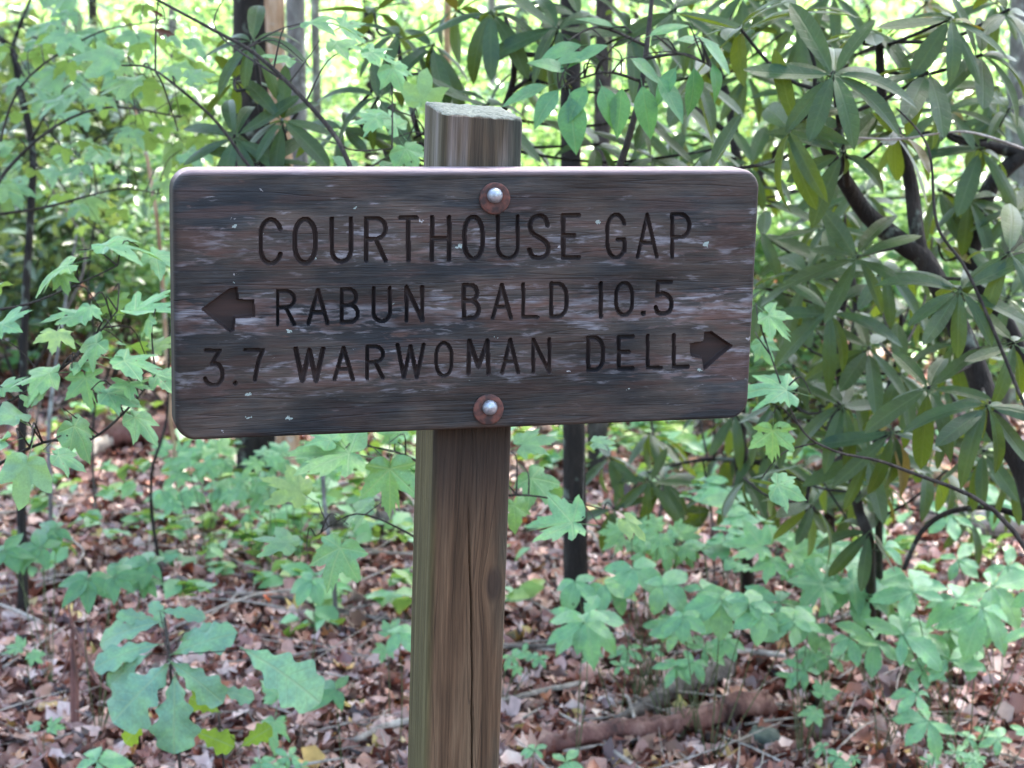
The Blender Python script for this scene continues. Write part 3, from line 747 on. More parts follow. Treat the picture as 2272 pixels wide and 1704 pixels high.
LM['ovate'] = [strip_leaf('smooth_leaf', ell(10, w, 1.0, .36), M['ovate'], dr, fo, .006, .14, seed=s) for w, dr, fo, s in ((.46, .2, .15, 1), (.42, .1, .22, 2), (.5, .35, .1, 3))]
LM['ovate_y'] = [strip_leaf('smooth_leaf', ell(9, .48, .85, .38), M['yellow'], .2, .15, .006, .14)]
def serr(wid, peak=.55, k=15, dep=.075):
    return [(y, w * (1 + (dep if i % 2 else -dep))) for i, (y, w) in enumerate(ell(k, wid, 1.05, peak))]
LM['creeper'] = [strip_leaf('creeper_leaflet', serr(w, .58), M['creeper'], dr, fo, .028, .03, seed=s) for w, dr, fo, s in ((.42, .25, .16, 1), (.37, .1, .25, 2), (.46, .4, .1, 3), (.40, .55, .2, 4), (.44, -.1, .12, 5))]
LM['round'] = [strip_leaf('round_leaflet', ell(9, w, .75, .5), M['creeper'], dr, .12, .025, .05, seed=s) for w, dr, s in ((.56, .15, 1), (.50, .32, 2), (.60, .45, 3))]

def frame(pos, d, up, size, wid=1.0):
    y = d.normalized()
    z = (up - y * up.dot(y))
    if z.length < 1e-4: z = Vector((0, -1, 0.2)) - y * Vector((0, -1, .2)).dot(y)
    z.normalize(); x = y.cross(z)
    m = Matrix((x * size * wid, y * size, z * size)).transposed().to_4x4()
    m.translation = pos
    return m
def add_leaf(root, kind, pos, d, up, size, name='leaf', wid=1.0, parent=None):
    me = R.choice(LM[kind])
    par = parent or root
    off = Vector(root.location)
    o = obj(name, me, par)
    m = frame(Vector(pos) - off, d, up, size, wid)
    o.matrix_local = m
    return o
def rv(s=1.0):
    return Vector((R.uniform(-s, s), R.uniform(-s, s), R.uniform(-s, s)))

def sapling(name, label, cat, base, stems, leaves, kind, mat='bark_twig', group=None, tilt=.55, petr=.0011, sides=6):
    """base world point; stems: list of lists of (u, v, d, radius); leaves: (u, v, d, size px[, angle deg on screen])"""
    root = thing(name, base, label, cat, group)
    tb = TB(); nodes = []
    for st in stems:
        sp = spline([(Vector(p[0]) if isinstance(p[0], (Vector, tuple)) else at(p[0], p[1], p[2]), p[-1]) for p in st], 5)
        tb.tube(sp, sides, .12); nodes += [p for p, _ in sp]
    lv = []
    for L in leaves:
        u, v, d, s = L[:4]
        P = at(u, v, d)
        near = min(nodes, key=lambda q: (q - P).length + .35 * max(0, q.z - P.z))
        size = s / FPX * d * R.uniform(.58, .80)
        out = (P - near)
        if len(L) > 4 and L[4] is not None:
            a = math.radians(L[4]); dr = CR * math.cos(a) + CU * math.sin(a) + CF * R.uniform(-.25, .25)
        else:
            dr = Vector((out.x, out.y - .02, -.25 * abs(out.length) - .02)) + rv(.03)
        dr.normalize()
        up = Vector((R.uniform(-.25, .25), -tilt + R.uniform(-.2, .2), 1))
        pb = P - dr * size * .5
        lv.append((P, dr, up, size, pb))
        mid = (near + pb) / 2 + Vector((0, 0, .015)) + rv(.01)
        tb.tube(spline([(near, petr * 1.5), (mid, petr), (pb, petr * .8)], 4), 4, 0, False)
    tb.build('stem', M[mat], root)
    for P, dr, up, size, pb in lv:
        add_leaf(root, kind if not isinstance(kind, list) else R.choice(kind), P, dr, up, size, wid=R.uniform(.9, 1.15))
    return root
def gbase(u, d, du=0):
    p = at(u, 852, d); return Vector((p.x + du, p.y, hgt(p.x, p.y)))

# ------------------------------------------------------------------ forest floor
def build_floor():
    # fine near, coarse far
    ys = np.concatenate([np.linspace(-8, 3, 12)[:-1], np.linspace(3, 13, 200)[:-1], np.geomspace(13, 160, 60)])
    xs = np.concatenate([-np.geomspace(4.5, 120, 30)[::-1], np.linspace(-4.4, 4.4, 170), np.geomspace(4.5, 120, 30)])
    v = np.array([[(x, y, hgt(x, y) + (.012 * mnoise.noise(Vector((x * 8, y * 8, 0))) if 3 < y < 13 else 0)) for x in xs] for y in ys]).reshape(-1, 3)
    idx = np.arange(len(v)).reshape(len(ys), len(xs))
    q = np.stack([idx[:-1, :-1], idx[:-1, 1:], idx[1:, 1:], idx[1:, :-1]], -1).reshape(-1, 4)
    o = obj('forest_floor', mesh_np('forest_floor', v, [q], M['soil']))
    tag(o, kind='structure')
    return o
FLOOR = build_floor()

def litter_shape(seed):
    rr = random.Random(seed)
    kind = seed % 3
    if kind == 0: prof = [(0, .03), (.18, .2), (.42, .3), (.62, .22), (.82, .2), (1, .02)]
    elif kind == 1: prof = [(0, .02), (.25, .26), (.5, .36), (.75, .28), (1, .02)]
    else: prof = [(0, .02), (.15, .1), (.3, .3), (.45, .16), (.62, .34), (.78, .16), (1, .03)]
    a, b, c = rr.uniform(-.9, 1.0), rr.uniform(-1.6, 2.2), rr.uniform(-.6, .6)
    v, f = [], []
    for y, w in prof:
        for s in (-1, 0, 1):
            x = s * w * rr.uniform(.85, 1.15)
            v.append((x, y - .5, a * (y - .5) ** 2 + b * x * x + c * x * (y - .5)))
    for i in range(len(prof) - 1):
        for j in range(2): f.append((i*3+j, i*3+j+1, (i+1)*3+j+1, (i+1)*3+j))
    return np.array(v), np.array(f)
def litter_star(seed):
    rr = random.Random(seed); v = [(0, 0, 0)]
    prof = [(0, .62), (22, .26), (48, .55), (75, .24), (105, .42), (140, .2), (180, .3), (220, .2), (255, .42), (285, .24), (312, .55), (338, .26)]
    a, b = rr.uniform(-.8, 1.4), rr.uniform(-.8, 1.4)
    for d_, r in prof:
        x, y = math.sin(math.radians(d_)) * r * rr.uniform(.85, 1.15), math.cos(math.radians(d_)) * r * rr.uniform(.85, 1.15)
        v.append((x, y, a * x * x + b * y * y + rr.uniform(-.05, .05)))
    f = [(0, 1 + i, 1 + (i + 1) % 12, 1 + (i + 2) % 12) for i in range(0, 12, 2)]
    return np.array(v), np.array(f)
LSH = [litter_shape(s) for s in range(8)] + [litter_star(s) for s in range(4)]
def rot_batch(yaw, tx, ty):
    cy, sy = np.cos(yaw), np.sin(yaw); cx, sx = np.cos(tx), np.sin(tx); cz, sz = np.cos(ty), np.sin(ty)
    Rz = np.zeros((len(yaw), 3, 3)); Rx = Rz.copy(); Ry = Rz.copy()
    Rz[:, 0, 0] = cy; Rz[:, 0, 1] = -sy; Rz[:, 1, 0] = sy; Rz[:, 1, 1] = cy; Rz[:, 2, 2] = 1
    Rx[:, 0, 0] = 1; Rx[:, 1, 1] = cx; Rx[:, 1, 2] = -sx; Rx[:, 2, 1] = sx; Rx[:, 2, 2] = cx
    Ry[:, 1, 1] = 1; Ry[:, 0, 0] = cz; Ry[:, 0, 2] = sz; Ry[:, 2, 0] = -sz; Ry[:, 2, 2] = cz
    return Rz @ Rx @ Ry
def hvec(x, y): return np.array([hgt(a, b) for a, b in zip(x, y)])
def build_litter():
    VV, FF, base = [], [], 0
    zones = [(3.4, 5.6, 21000, .025, .085), (5.6, 8.5, 24000, .03, .08), (8.5, 13, 14000, .05, .10), (13, 24, 9000, .09, .17)]
    for y0, y1, cnt, s0, s1 in zones:
        y = rng.uniform(y0, y1, cnt); x = rng.uniform(-1, 1, cnt) * (.31 * y + .5)
        h = hvec(x, y); s = rng.uniform(s0, s1, cnt)
        Rm = rot_batch(rng.uniform(0, 6.28, cnt), rng.normal(0, .55, cnt), rng.normal(0, .55, cnt))
        which = rng.integers(0, 12, cnt)
        for k in range(12):
            m = which == k
            v, f = LSH[k]
            P = np.einsum('nij,vj->nvi', Rm[m], v) * s[m][:, None, None]
            P += np.stack([x[m], y[m], h[m] + .012 + rng.uniform(0, .028, m.sum())], -1)[:, None, :]
            nn = m.sum()
            FF.append((f[None] + base + (np.arange(nn) * len(v))[:, None, None]).reshape(-1, 4))
            VV.append(P.reshape(-1, 3)); base += nn * len(v)
    me = mesh_np('leaf_litter', np.vstack(VV), [np.vstack(FF)], M['litter'])
    o = obj('leaf_litter', me)
    tag(o, 'layer of damp brown fallen leaves covering the woodland floor', 'leaf litter', kind='stuff')
    # the nearest ones singly
    shapes = [mesh_np('fallen_leaf', v, [f], M['litter']) for v, f in LSH]
    for i in range(290):
        y = R.uniform(3.9, 5.6); x = R.uniform(-1, 1) * (.28 * y)
        o = obj('fallen_leaf', R.choice(shapes), FLOOR)
        s = R.uniform(.04, .085)
        o.matrix_local = Matrix.Translation((x, y, hgt(x, y) + R.uniform(.03, .05))) @ Matrix.Rotation(R.uniform(0, 6.28), 4, 'Z') @ Matrix.Rotation(R.gauss(0, .35), 4, 'X') @ Matrix.Rotation(R.gauss(0, .35), 4, 'Y') @ Matrix.Scale(s, 4)
build_litter()
def build_twigs():
    tb = TB()
    for i in range(900):
        y = 3.6 + 7 * R.random() ** 1.5; x = R.uniform(-1, 1) * (.3 * y + .2)
        L = R.uniform(.08, .4) * (1 + y * .05); a = R.uniform(0, 3.14); z = hgt(x, y) + R.uniform(.03, .055)
        d = Vector((math.cos(a), math.sin(a), R.uniform(-.05, .12)))
        r = R.uniform(.001, .0045)
        p = Vector((x, y, z))
        tb.tube(spline([(p, r), (p + d * L * .5 + rv(.015), r * .8), (p + d * L, r * .4)], 3), 4, 0)
    for i in range(70):
        y = 3.8 + 6 * R.random(); x = R.uniform(-1, 1) * (.3 * y + .2); L = R.uniform(.3, .9); a = R.uniform(0, 3.14); z = hgt(x, y) + R.uniform(.045, .07)
        p = Vector((x, y, z)); d = Vector((math.cos(a), math.sin(a), R.uniform(-.03, .06))); r = R.uniform(.003, .007)
        tb.tube(spline([(p, r), (p + d * L * .35 + rv(.03), r * .9), (p + d * L * .7 + rv(.03), r * .7), (p + d * L, r * .4)], 3), 6, .2)
    o = tb.build('twig_litter', M['wood_pale'], None)
    tag(o, 'scatter of thin dry twigs lying over the fallen leaves', 'twigs', kind='stuff')
build_twigs()

# ------------------------------------------------------------------ masses of small leaves
def leaf_cloud(P, Nn, S, aspect=.5, droop=.15):
    """P (n,3) centres, Nn (n,3,3) frames, S sizes -> verts, quads: a folded pointed leaf, 6 verts, 4 faces as 2 quads + 2 tris"""
    v = np.array([(0, -.5, 0), (-.5 * aspect, -.05, .06), (0, -.05, 0), (.5 * aspect, -.05, .06), (0, .5, -droop), (-.38 * aspect, .22, .02), (.38 * aspect, .22, .02)])
    T = np.array([(0, 2, 1, 1), (0, 3, 2, 2), (1, 2, 4, 5), (2, 3, 6, 4)])
    Q = T[2:]; Tr = T[:2, :3]
    W = np.einsum('nij,vj->nvi', Nn, v) * S[:, None, None] + P[:, None, :]
    b = (np.arange(len(P)) * 7)[:, None, None]
    return W.reshape(-1, 3), [(Q[None] + b).reshape(-1, 4), (Tr[None] + b).reshape(-1, 3)]
def cloud_mesh(name, P, S, mat, tilt=.45, aspect=.5):
    n = len(P)
    return mesh_np(name, *leaf_cloud(P, rot_batch(rng.uniform(0, 6.28, n), rng.normal(0, tilt, n), rng.normal(0, tilt, n)), S, aspect), mat)

# understory shrubs behind: a few crown shapes shared by copies
def crown_points(n, rx, rz, zc, clumps, layered=.35, hollow=.5):
    c = rng.normal(size=(clumps, 3)); c /= np.linalg.norm(c, axis=1, keepdims=True)
    c *= (rng.random((clumps, 1)) ** .5) * .95
    c = c * np.array([rx, rx, rz]) + np.array([0, 0, zc])
    k = rng.integers(0, clumps, n)
    return c[k] + rng.normal(size=(n, 3)) * np.array([.22 * rx, .22 * rx, .22 * rz * layered]) , c
def shrub_proto(seed, mat, rx, h, leaf, n, aspect=.5, tilt=.5):
    P, c = crown_points(n, rx, h * .45, h * .58, 42)
    P[:, 2] = np.abs(P[:, 2])
    cm = cloud_mesh('foliage', P, rng.uniform(.6, 1.2, n) * leaf, M[mat], tilt, aspect)
    tb = TB()
    for k in range(4):
        a = R.uniform(0, 6.28); p0 = Vector((math.cos(a) * .04, math.sin(a) * .04, 0))
        tip = Vector(c[R.randrange(len(c))])
        tb.tube(spline([(p0, .014), (p0 * .5 + tip * .5 + rv(.08), .009), (tip, .004)], 4), 5, .1)
        for q in range(7):
            t2 = Vector(c[R.randrange(len(c))]); m = p0.lerp(tip, R.uniform(.3, .9))
            tb.tube(spline([(m, .005), ((m + t2) / 2 + rv(.06), .004), (t2, .002)], 3), 4, 0)
    sm = mesh_np('stem', np.array([tuple(v) for v in tb.v]), tb.f, M['bark_twig'])
    return cm, sm
PROT = [shrub_proto(1, 'bush', .75, 2.0, .125, 1500), shrub_proto(2, 'bush', .95, 2.6, .14, 1800, .45, .6), shrub_proto(3, 'bush_dark', .8, 1.7, .15, 1400, .38, .6), shrub_proto(4, 'bush', .6, 1.1, .10, 1000, .55, .35), shrub_proto(5, 'bush', 1.1, 3.0, .15, 1800, .4, .7)]
def shrub(pi, x, y, sc, label, group, cat='bush'):
    root = thing('understory_bush', (x, y, hgt(x, y)), label, cat, group)
    root.rotation_euler = (0, 0, R.uniform(0, 6.28)); root.scale = (sc, sc, sc * R.uniform(.9, 1.1))
    cm, sm = PROT[pi]
    f = obj('foliage', cm, root); f['kind'] = 'stuff'
    obj('stem', sm, root)
    return root
def sx(u, y): return (u - 1136) / FPX * y
SH = [(0, 1700, 9.3, .75), (3, 1860, 8.6, 1.0), (0, 2010, 9.6, .8), (3, 2150, 9.0, 1.1), (2, 40, 9.6, .85), (0, 230, 9.9, .7), (0, 370, 9.4, .55), (2, 130, 11.4, 1.1), (3, 60, 10.5, 1.0), (0, 300, 12.0, .8), (2, 90, 12.5, 1.0), (3, 480, 11.5, .9), (0, 840, 11.5, .75), (3, 700, 10.8, .7), (0, 1120, 12.5, .8), (3, 1330, 12.0, .9),
      (0, 1560, 12.5, .9), (2, 1760, 11, .8), (0, 2000, 13, .9), (3, 2240, 12, 1.0), (1, -80, 14, .9), (2, 200, 14.5, 1.0), (1, 460, 15, .9), (1, 900, 15.5, .9), (4, 1200, 16, .8),
      (1, 1450, 15, .9), (0, 1680, 16, 1.1), (1, 1900, 15.5, .9), (1, 2180, 16, .9)]
WHERE = ['behind the upright rhododendron, brushing the sign end', 'low among the rhododendron stems', 'filling the gap between the two dark limbs', 'in front of the grey lichen blotched trunk', 'nearest the left edge behind the young tree', 'in the middle left behind the maple leaves', 'touching the left end of the sign', 'tallest of those at the left edge', 'at the left edge behind the young tree', 'left of the sign between the maple leaves', 'hugging the ground behind the left maple', 'below the lower left corner of the sign', 'directly left of the post at some distance',
         'in front of the thick trunk foot', 'just right of the post at some distance', 'right of the slim dark trunk', 'under the right end of the sign far off', 'behind the upright rhododendron stem',
         'behind the limb at the right', 'at the right edge beyond the bleached log', 'cut by the left edge of the picture', 'deep in the upper left corner', 'immediately left of the thick trunk',
         'between the pale trunk and the post top', 'above the sign beside the slim dark trunk', 'above the word GAP far off', 'beyond the right upper corner of the sign', 'deep behind the top rhododendron whorl', 'around the grey lichen blotched trunk']
for i, ((pi, u, y, s), wh) in enumerate(zip(SH, WHERE)):
    lab = ('dark leaved bush ' if pi == 2 else ('low pale green bush ' if pi == 3 else 'tall bright green bush ')) + wh
    shrub(pi, sx(u, y), y, s, lab, 'bushes of the sunlit thicket')
def far_wood():
    n = 60000
    y = rng.uniform(17, 42, n)
    x = rng.uniform(-1, 1, n) * (.32 * y + 1.5)
    g = hvec(x, y)
    cl = np.array([mnoise.noise(Vector((a * .55, b * .4, 5))) for a, b in zip(x, y)])
    top = .5 + (y - 15) * .11 + 1.5 * np.clip(cl + .25, 0, 1)
    z = g + rng.random(n) ** .8 * top
    keep = np.array([mnoise.noise(Vector((a * 1.3, b * 1.0, c * 1.7))) for a, b, c in zip(x, y, z)]) > -.02
    P = np.stack([x, y, z], -1)[keep]
    S = rng.uniform(.13, .27, len(P)) * (P[:, 1] / 22) ** .5
    o = obj('far_woodland', cloud_mesh('far_woodland', P, S, M['bush'], .6, .5))
    tag(o, 'bright blurred mass of sunlit woodland foliage far behind the sign', 'woodland', kind='stuff')
far_wood()
def seedlings():
    n = 1700
    P, S = [], []
    for i in range(n):
        y = 5.3 + 7.2 * R.random(); x = R.uniform(-1, 1) * (.29 * y + .2)
        dens = mnoise.noise(Vector((x * .9, y * .7, 11))) + (.38 if y > 7.3 else -.08)
        if dens < R.uniform(-.15, .3): continue
        if 7.2 < y < 10.2 and (x < -.7 or x > 1.6) and R.random() < .85: continue
        h = R.uniform(.04, .22); g = hgt(x, y)
        for k in range(R.randint(3, 8)):
            a = R.uniform(0, 6.28); r = R.uniform(.015, .07)
            P.append((x + math.cos(a) * r, y + math.sin(a) * r, g + h + R.uniform(-.02, .02))); S.append(R.uniform(.05, .11))
    P = np.array(P)
    o = obj('ground_seedlings', cloud_mesh('ground_seedlings', P, np.array(S), M['seedling'], .35, .62))
    tag(o, 'low green seedlings sprouting through the fallen leaves', 'seedlings', kind='stuff')
seedlings()

# ------------------------------------------------------------------ trees
def tree(name, label, u, vbase, d, wpx, mat, lean=0, seed=0, crown=True, sides=14, group=None, flare=1.5, zbase=None):
    p = at(u, vbase, d)
    b = Vector((p.x, p.y, hgt(p.x, p.y)))
    r = wpx / FPX * d / 2
    root = thing(name, b, label, 'tree', group)
    tb = TB()
    H = 8.5
    pts = [(b + Vector((0, 0, -.15)), r * flare * 1.1), (b + Vector((0, 0, .06)), r * flare), (b + Vector((lean * .02, 0, .3)), r * 1.12)]
    rr = random.Random(seed)
    for k in range(1, 9):
        z = H * k / 8
        pts.append((b + Vector((lean * z * .1 + rr.uniform(-.02, .02) * k * .5, rr.uniform(-.02, .02) * k * .5, z)), r * (1 - .055 * k)))
    tb.tube(spline(pts, 6), sides, .10)
    tips = []
    for k in range(7):
        z = H * (.55 + .07 * k); a = rr.uniform(0, 6.28); L = rr.uniform(1.4, 2.6)
        s = b + Vector((lean * z * .1, 0, z)); e = s + Vector((math.cos(a) * L, math.sin(a) * L, rr.uniform(.4, 1.2)))
        tb.tube(spline([(s, r * .35), ((s + e) / 2 + Vector((0, 0, .15)), r * .2), (e, r * .06)], 4), 6, .1); tips.append(e)
    tb.build('trunk', M[mat], root)
    if crown:
        n = 1900 if d < 10 else 500  # near crowns, unseen overhead, made denser to shade the sign area
        c = np.array([tuple(t - b) for t in tips])
        P = c[rng.integers(0, len(c), n)] * rng.uniform(.55, 1.1, (n, 1)) * np.array([1, 1, 0]) + rng.normal(size=(n, 3)) * np.array([1.1, 1.1, .5]) + np.array([0, 0, H * .82])
        f = obj('crown', cloud_mesh('crown', P, rng.uniform(.18, .30, n), M['canopy'], .5, .6), root); f['kind'] = 'stuff'
    return root
tree('big_tree', 'thick dark trunked tree rising behind the upper left of the sign', 588, 1056, 7.85, 118, 'bark_dark', 0, 1, flare=1.05)
tree('pale_tree', 'tan barked trunk directly right of the thick dark trunk', 637, 980, 7.6, 46, 'bark_orange', 0, 2, flare=1.1)
tree('pale_tree', 'blotchy pale trunk beside the tan trunk behind the sign', 676, 960, 9.2, 46, 'bark_grey', -.02, 3, flare=1.1)
tree('slim_dark_tree', 'slim straight dark trunk right of the post', 1278, 1442, 5.35, 48, 'bark_dark', -.12, 4, flare=1.4)
tree('brown_tree', 'brown trunk partly hidden behind the slim dark trunk', 1325, 1085, 7.9, 42, 'bark_twig', .03, 5, flare=1.1)
tree('grey_tree', 'grey lichen blotched trunk near the right edge behind the rhododendron', 2226, 1000, 9.4, 58, 'bark_grey', 0, 6, flare=1.1)
for (u, d, w, mt, ln, lab) in [(716, 15, 22, 'bark_grey', 0, 'thin grey trunk far off left of the post top'), (998, 14, 20, 'bark_orange', .0, 'narrow orange trunk far off above the post'),
                               (1096, 15, 20, 'bark_grey', .0, 'narrow grey trunk far off just right of the post top'), (1143, 16, 34, 'bark_grey', .25, 'purplish leaning trunk far off right of the post top'),
                               (1806, 10, 22, 'bark_dark', .0, 'dark thin trunk among the rhododendron stems'), (1480, 17, 30, 'bark_grey', -.1, 'grey trunk far off above the sign lettering GAP'),
                               (2030, 16, 26, 'bark_orange', .0, 'tan trunk far off behind the rhododendron'), (830, 18, 34, 'bark_dark', .03, 'dark trunk far off between the pale trunks and the post'), (905, 21, 24, 'bark_grey', 0, 'faint grey trunk far off left of the post'),
                               (1395, 20, 28, 'bark_dark', .05, 'dark trunk far off above the middle right of the sign'), (1590, 22, 26, 'bark_grey', 0, 'faint trunk far off near the right upper corner of the sign'), (230, 21, 22, 'bark_dark', .04, 'thin dark trunk far off in the upper left foliage'), (1900, 19, 30, 'bark_dark', -.03, 'dark trunk far off behind the top rhododendron whorls'), (410, 17, 24, 'bark_grey', .05, 'thin pale trunk far off at upper left')]:
    tree('distant_tree', lab, u, 900, d, w, mt, ln, int(u), crown=(d < 16), sides=8)

# thin stems at left
def thin(label, pts, mat='bark_twig', name='thin_sapling', leaves=(), kind='maple_far', group=None):
    b, _ = ground_at(pts[0][0], pts[0][1]) if pts[0][1] > 950 else (gbase(pts[0][0], pts[0][2]), 0)
    b.z = hgt(b.x, b.y)
    d0 = pts[0][2]
    st = [(b - Vector((0, 0, .05)), pts[0][3])] + [(at(u, v, d), r) for u, v, d, r in pts[1:]]
    return sapling(name, label, 'sapling', b, [st], leaves, kind, mat, group)
def twigs(u0, v0, u1, v1, d, r): return [(u0, v0, d, r), ((u0+u1)/2 + R.uniform(-12, 12), (v0+v1)/2 - 14, d, r * .7), (u1, v1, d, r * .4)]
def scatter(n, u0, u1, v0, v1, d0, d1, s0, s1):
    return [(R.uniform(u0, u1), R.uniform(v0, v1), R.uniform(d0, d1), R.uniform(s0, s1)) for _ in range(n)]
bL, dL = ground_at(52, 1385)
sapling('young_tree', 'young grey-brown tree with a fork at the far left edge', 'tree', bL,
        [[(bL - Vector((0, 0, .05)), .020), (at(50, 1230, dL), .0165), (at(48, 1080, dL), .015), (at(55, 700, dL), .014), (at(68, 480, dL), .013), (at(72, 330, dL), .0125), (at(45, 200, dL), .012), (at(25, 110, dL), .011), (at(-40, 60, dL), .009)],
         [(25, 112, 5.62, .008), (45, 55, 5.6, .006), (75, -20, 5.6, .005)],
         [(70, 310, 5.6, .005), (110, 240, 5.5, .003), (145, 195, 5.5, .002)],
         [(68, 360, 5.6, .004), (130, 400, 5.5, .003), (180, 480, 5.5, .003), (260, 540, 5.4, .002)],
         [(50, 60, 5.6, .004), (120, 110, 5.4, .003), (260, 150, 5.3, .003), (380, 190, 5.2, .002)],
         [(30, 120, 5.6, .004), (140, 330, 5.3, .003), (230, 300, 5.2, .002), (320, 290, 5.0, .002)]],
        scatter(34, -10, 460, -10, 330, 4.7, 5.6, 75, 120) + scatter(12, -10, 200, 300, 480, 4.9, 5.6, 60, 100), 'maple_far', 'bark_dark', tilt=.4)
thin('thin pale stem rising from the leaf litter right of the young tree', [(112, 1275, 6, .0085), (112, 1100, 6.1, .008), (108, 960, 6.1, .008), (125, 800, 6.1, .007), (150, 640, 6.1, .006), (170, 520, 6.1, .004)], 'bark_grey')
thin('slender leaning sapling whose top is broken off left of the sign', [(397, 1165, 7, .0095), (392, 1060, 7, .009), (378, 920, 6.9, .0085), (365, 700, 6.8, .0085), (352, 520, 6.7, .008), (335, 400, 6.7, .008), (322, 330, 6.7, .007), (295, 230, 6.7, .006), (272, 195, 6.7, .005)], 'bark_orange')
thin('dark wavy stem growing beside the left end of the sign', [(368, 1320, 5.9, .007), (350, 1230, 5.9, .0065), (336, 1130, 5.9, .006), (338, 1040, 5.8, .0055), (360, 970, 5.8, .005), (372, 900, 5.8, .0045), (375, 700, 5.8, .004)], 'bark_dark')
thin('dark crooked stem between the young tree and the leaning sapling', [(215, 1165, 7.4, .006), (205, 1000, 7.4, .0055), (215, 800, 7.4, .005), (195, 620, 7.4, .005), (215, 430, 7.4, .0045), (185, 240, 7.4, .004), (200, 60, 7.4, .003)], 'bark_dark', leaves=scatter(9, 120, 300, 200, 560, 7.0, 7.6, 55, 85))
thin('pale crossing stem leaning right behind the left maple leaves', [(60, 1010, 8.2, .007), (120, 760, 8.2, .006), (190, 560, 8.2, .006), (90, 380, 8.2, .004), (40, 250, 8.2, .003)], 'wood_grey')
thin('thin mottled stem showing between the maple leaves left of the post', [(748, 1400, 5.6, .008), (738, 1250, 5.6, .0075), (720, 1120, 5.6, .007), (715, 980, 5.6, .007), (712, 700, 5.6, .006)], 'bark_grey')
sapling('fine_leaved_sapling', 'airy sapling with many small pale leaves in the upper left', 'sapling', gbase(-60, 4.2),
        [[(gbase(-60, 4.2), .008), (at(-60, 900, 4.2), .007), (at(-40, 500, 4.2), .006), (at(60, 330, 4.2), .004), (at(220, 240, 4.2), .003), (at(400, 260, 4.2), .002)],
         [(-40, 480, 4.2, .004), (100, 460, 4.2, .003), (260, 420, 4.2, .002), (350, 430, 4.2, .0015)], [(-20, 420, 4.2, .004), (40, 200, 4.2, .003), (200, 80, 4.2, .002), (330, 50, 4.2, .0015)]],
        scatter(55, -10, 480, 10, 500, 3.9, 4.5, 60, 100), 'maple_far', 'bark_twig', tilt=.25)
sapling('arching_twig', 'dark twig arching down to the top edge of the sign', 'twig', gbase(1000, 2.7),
        [[(gbase(1000, 2.7), .006), (at(1000, 1200, 2.7), .005), (at(960, 800, 2.72), .005), (at(830, 500, 2.72), .0045), (at(775, 365, 2.72), .0042), (at(735, 290, 2.74), .004), (at(640, 185, 2.75), .0034), (at(560, 115, 2.76), .003), (at(480, 70, 2.78), .0026), (at(350, 0, 2.8), .002), (at(300, -30, 2.8), .0015)],
         [(625, 175, 2.75, .0022), (480, 70, 2.9, .0014), (500, -10, 2.95, .001)],
         [(722, 270, 2.74, .0018), (770, 330, 2.8, .0014), (870, 330, 2.8, .001)]],
        [(690, 50, 2.75, 120, 10), (745, 95, 2.8, 110, -10), (760, 60, 2.9, 90), (640, 130, 2.9, 90, 170), (820, 115, 2.8, 110, -20), (870, 150, 2.8, 100, -60)], 'maple', tilt=.35)
sapling('bare_twig', 'thin dark twig crossing the rhododendron leaves above the sign at left', 'twig', gbase(1000, 3.1),
        [[(gbase(1000, 3.1), .006), (at(990, 1200, 3.1), .0055), (at(930, 900, 3.1), .005), (at(650, 480, 3.1), .004), (at(555, 372, 3.1), .0032), (at(480, 270, 3.1), .0028), (at(390, 190, 3.1), .0024), (at(330, 150, 3.15), .002), (at(270, 145, 3.2), .0015)],
         [(345, 160, 3.1, .002), (362, 190, 3.1, .0016), (395, 290, 3.15, .001)], [(345, 155, 3.1, .002), (346, 60, 3.1, .0016), (352, -10, 3.1, .0012)]],
        [(300, 180, 3.15, 110, 190), (250, 130, 3.15, 120, 170), (420, 170, 3.1, 100, 20)], 'maple_far')
# dead leaf hanging
hl = thing('hanging_dead_leaf', at(362, 20, 3.1), 'curled dead brown leaf hanging from a twig at the top left', 'dead leaf')
tb = TB(); tb.tube(spline([(at(345, 5, 3.1), .001), (at(362, 20, 3.1), .001), (at(366, 48, 3.1), .001)], 4), 4); tb.build('stalk', M['bark_twig'], hl)
v, f = LSH[2]
for (u, v_, s, tl) in ((366, 70, .035, 1.3), (352, 30, .022, 1.1)):
    o = obj('leaf_blade', mesh_np('leaf_blade', v * np.array([.6, 1, 1.2]), [f], M['deadleaf']), hl)
    o.matrix_local = Matrix.Translation(at(u, v_, 3.1) - Vector(hl.location)) @ Matrix.Rotation(math.pi/2 + .2, 4, 'X') @ Matrix.Rotation(tl, 4, 'Z') @ Matrix.Scale(s, 4)

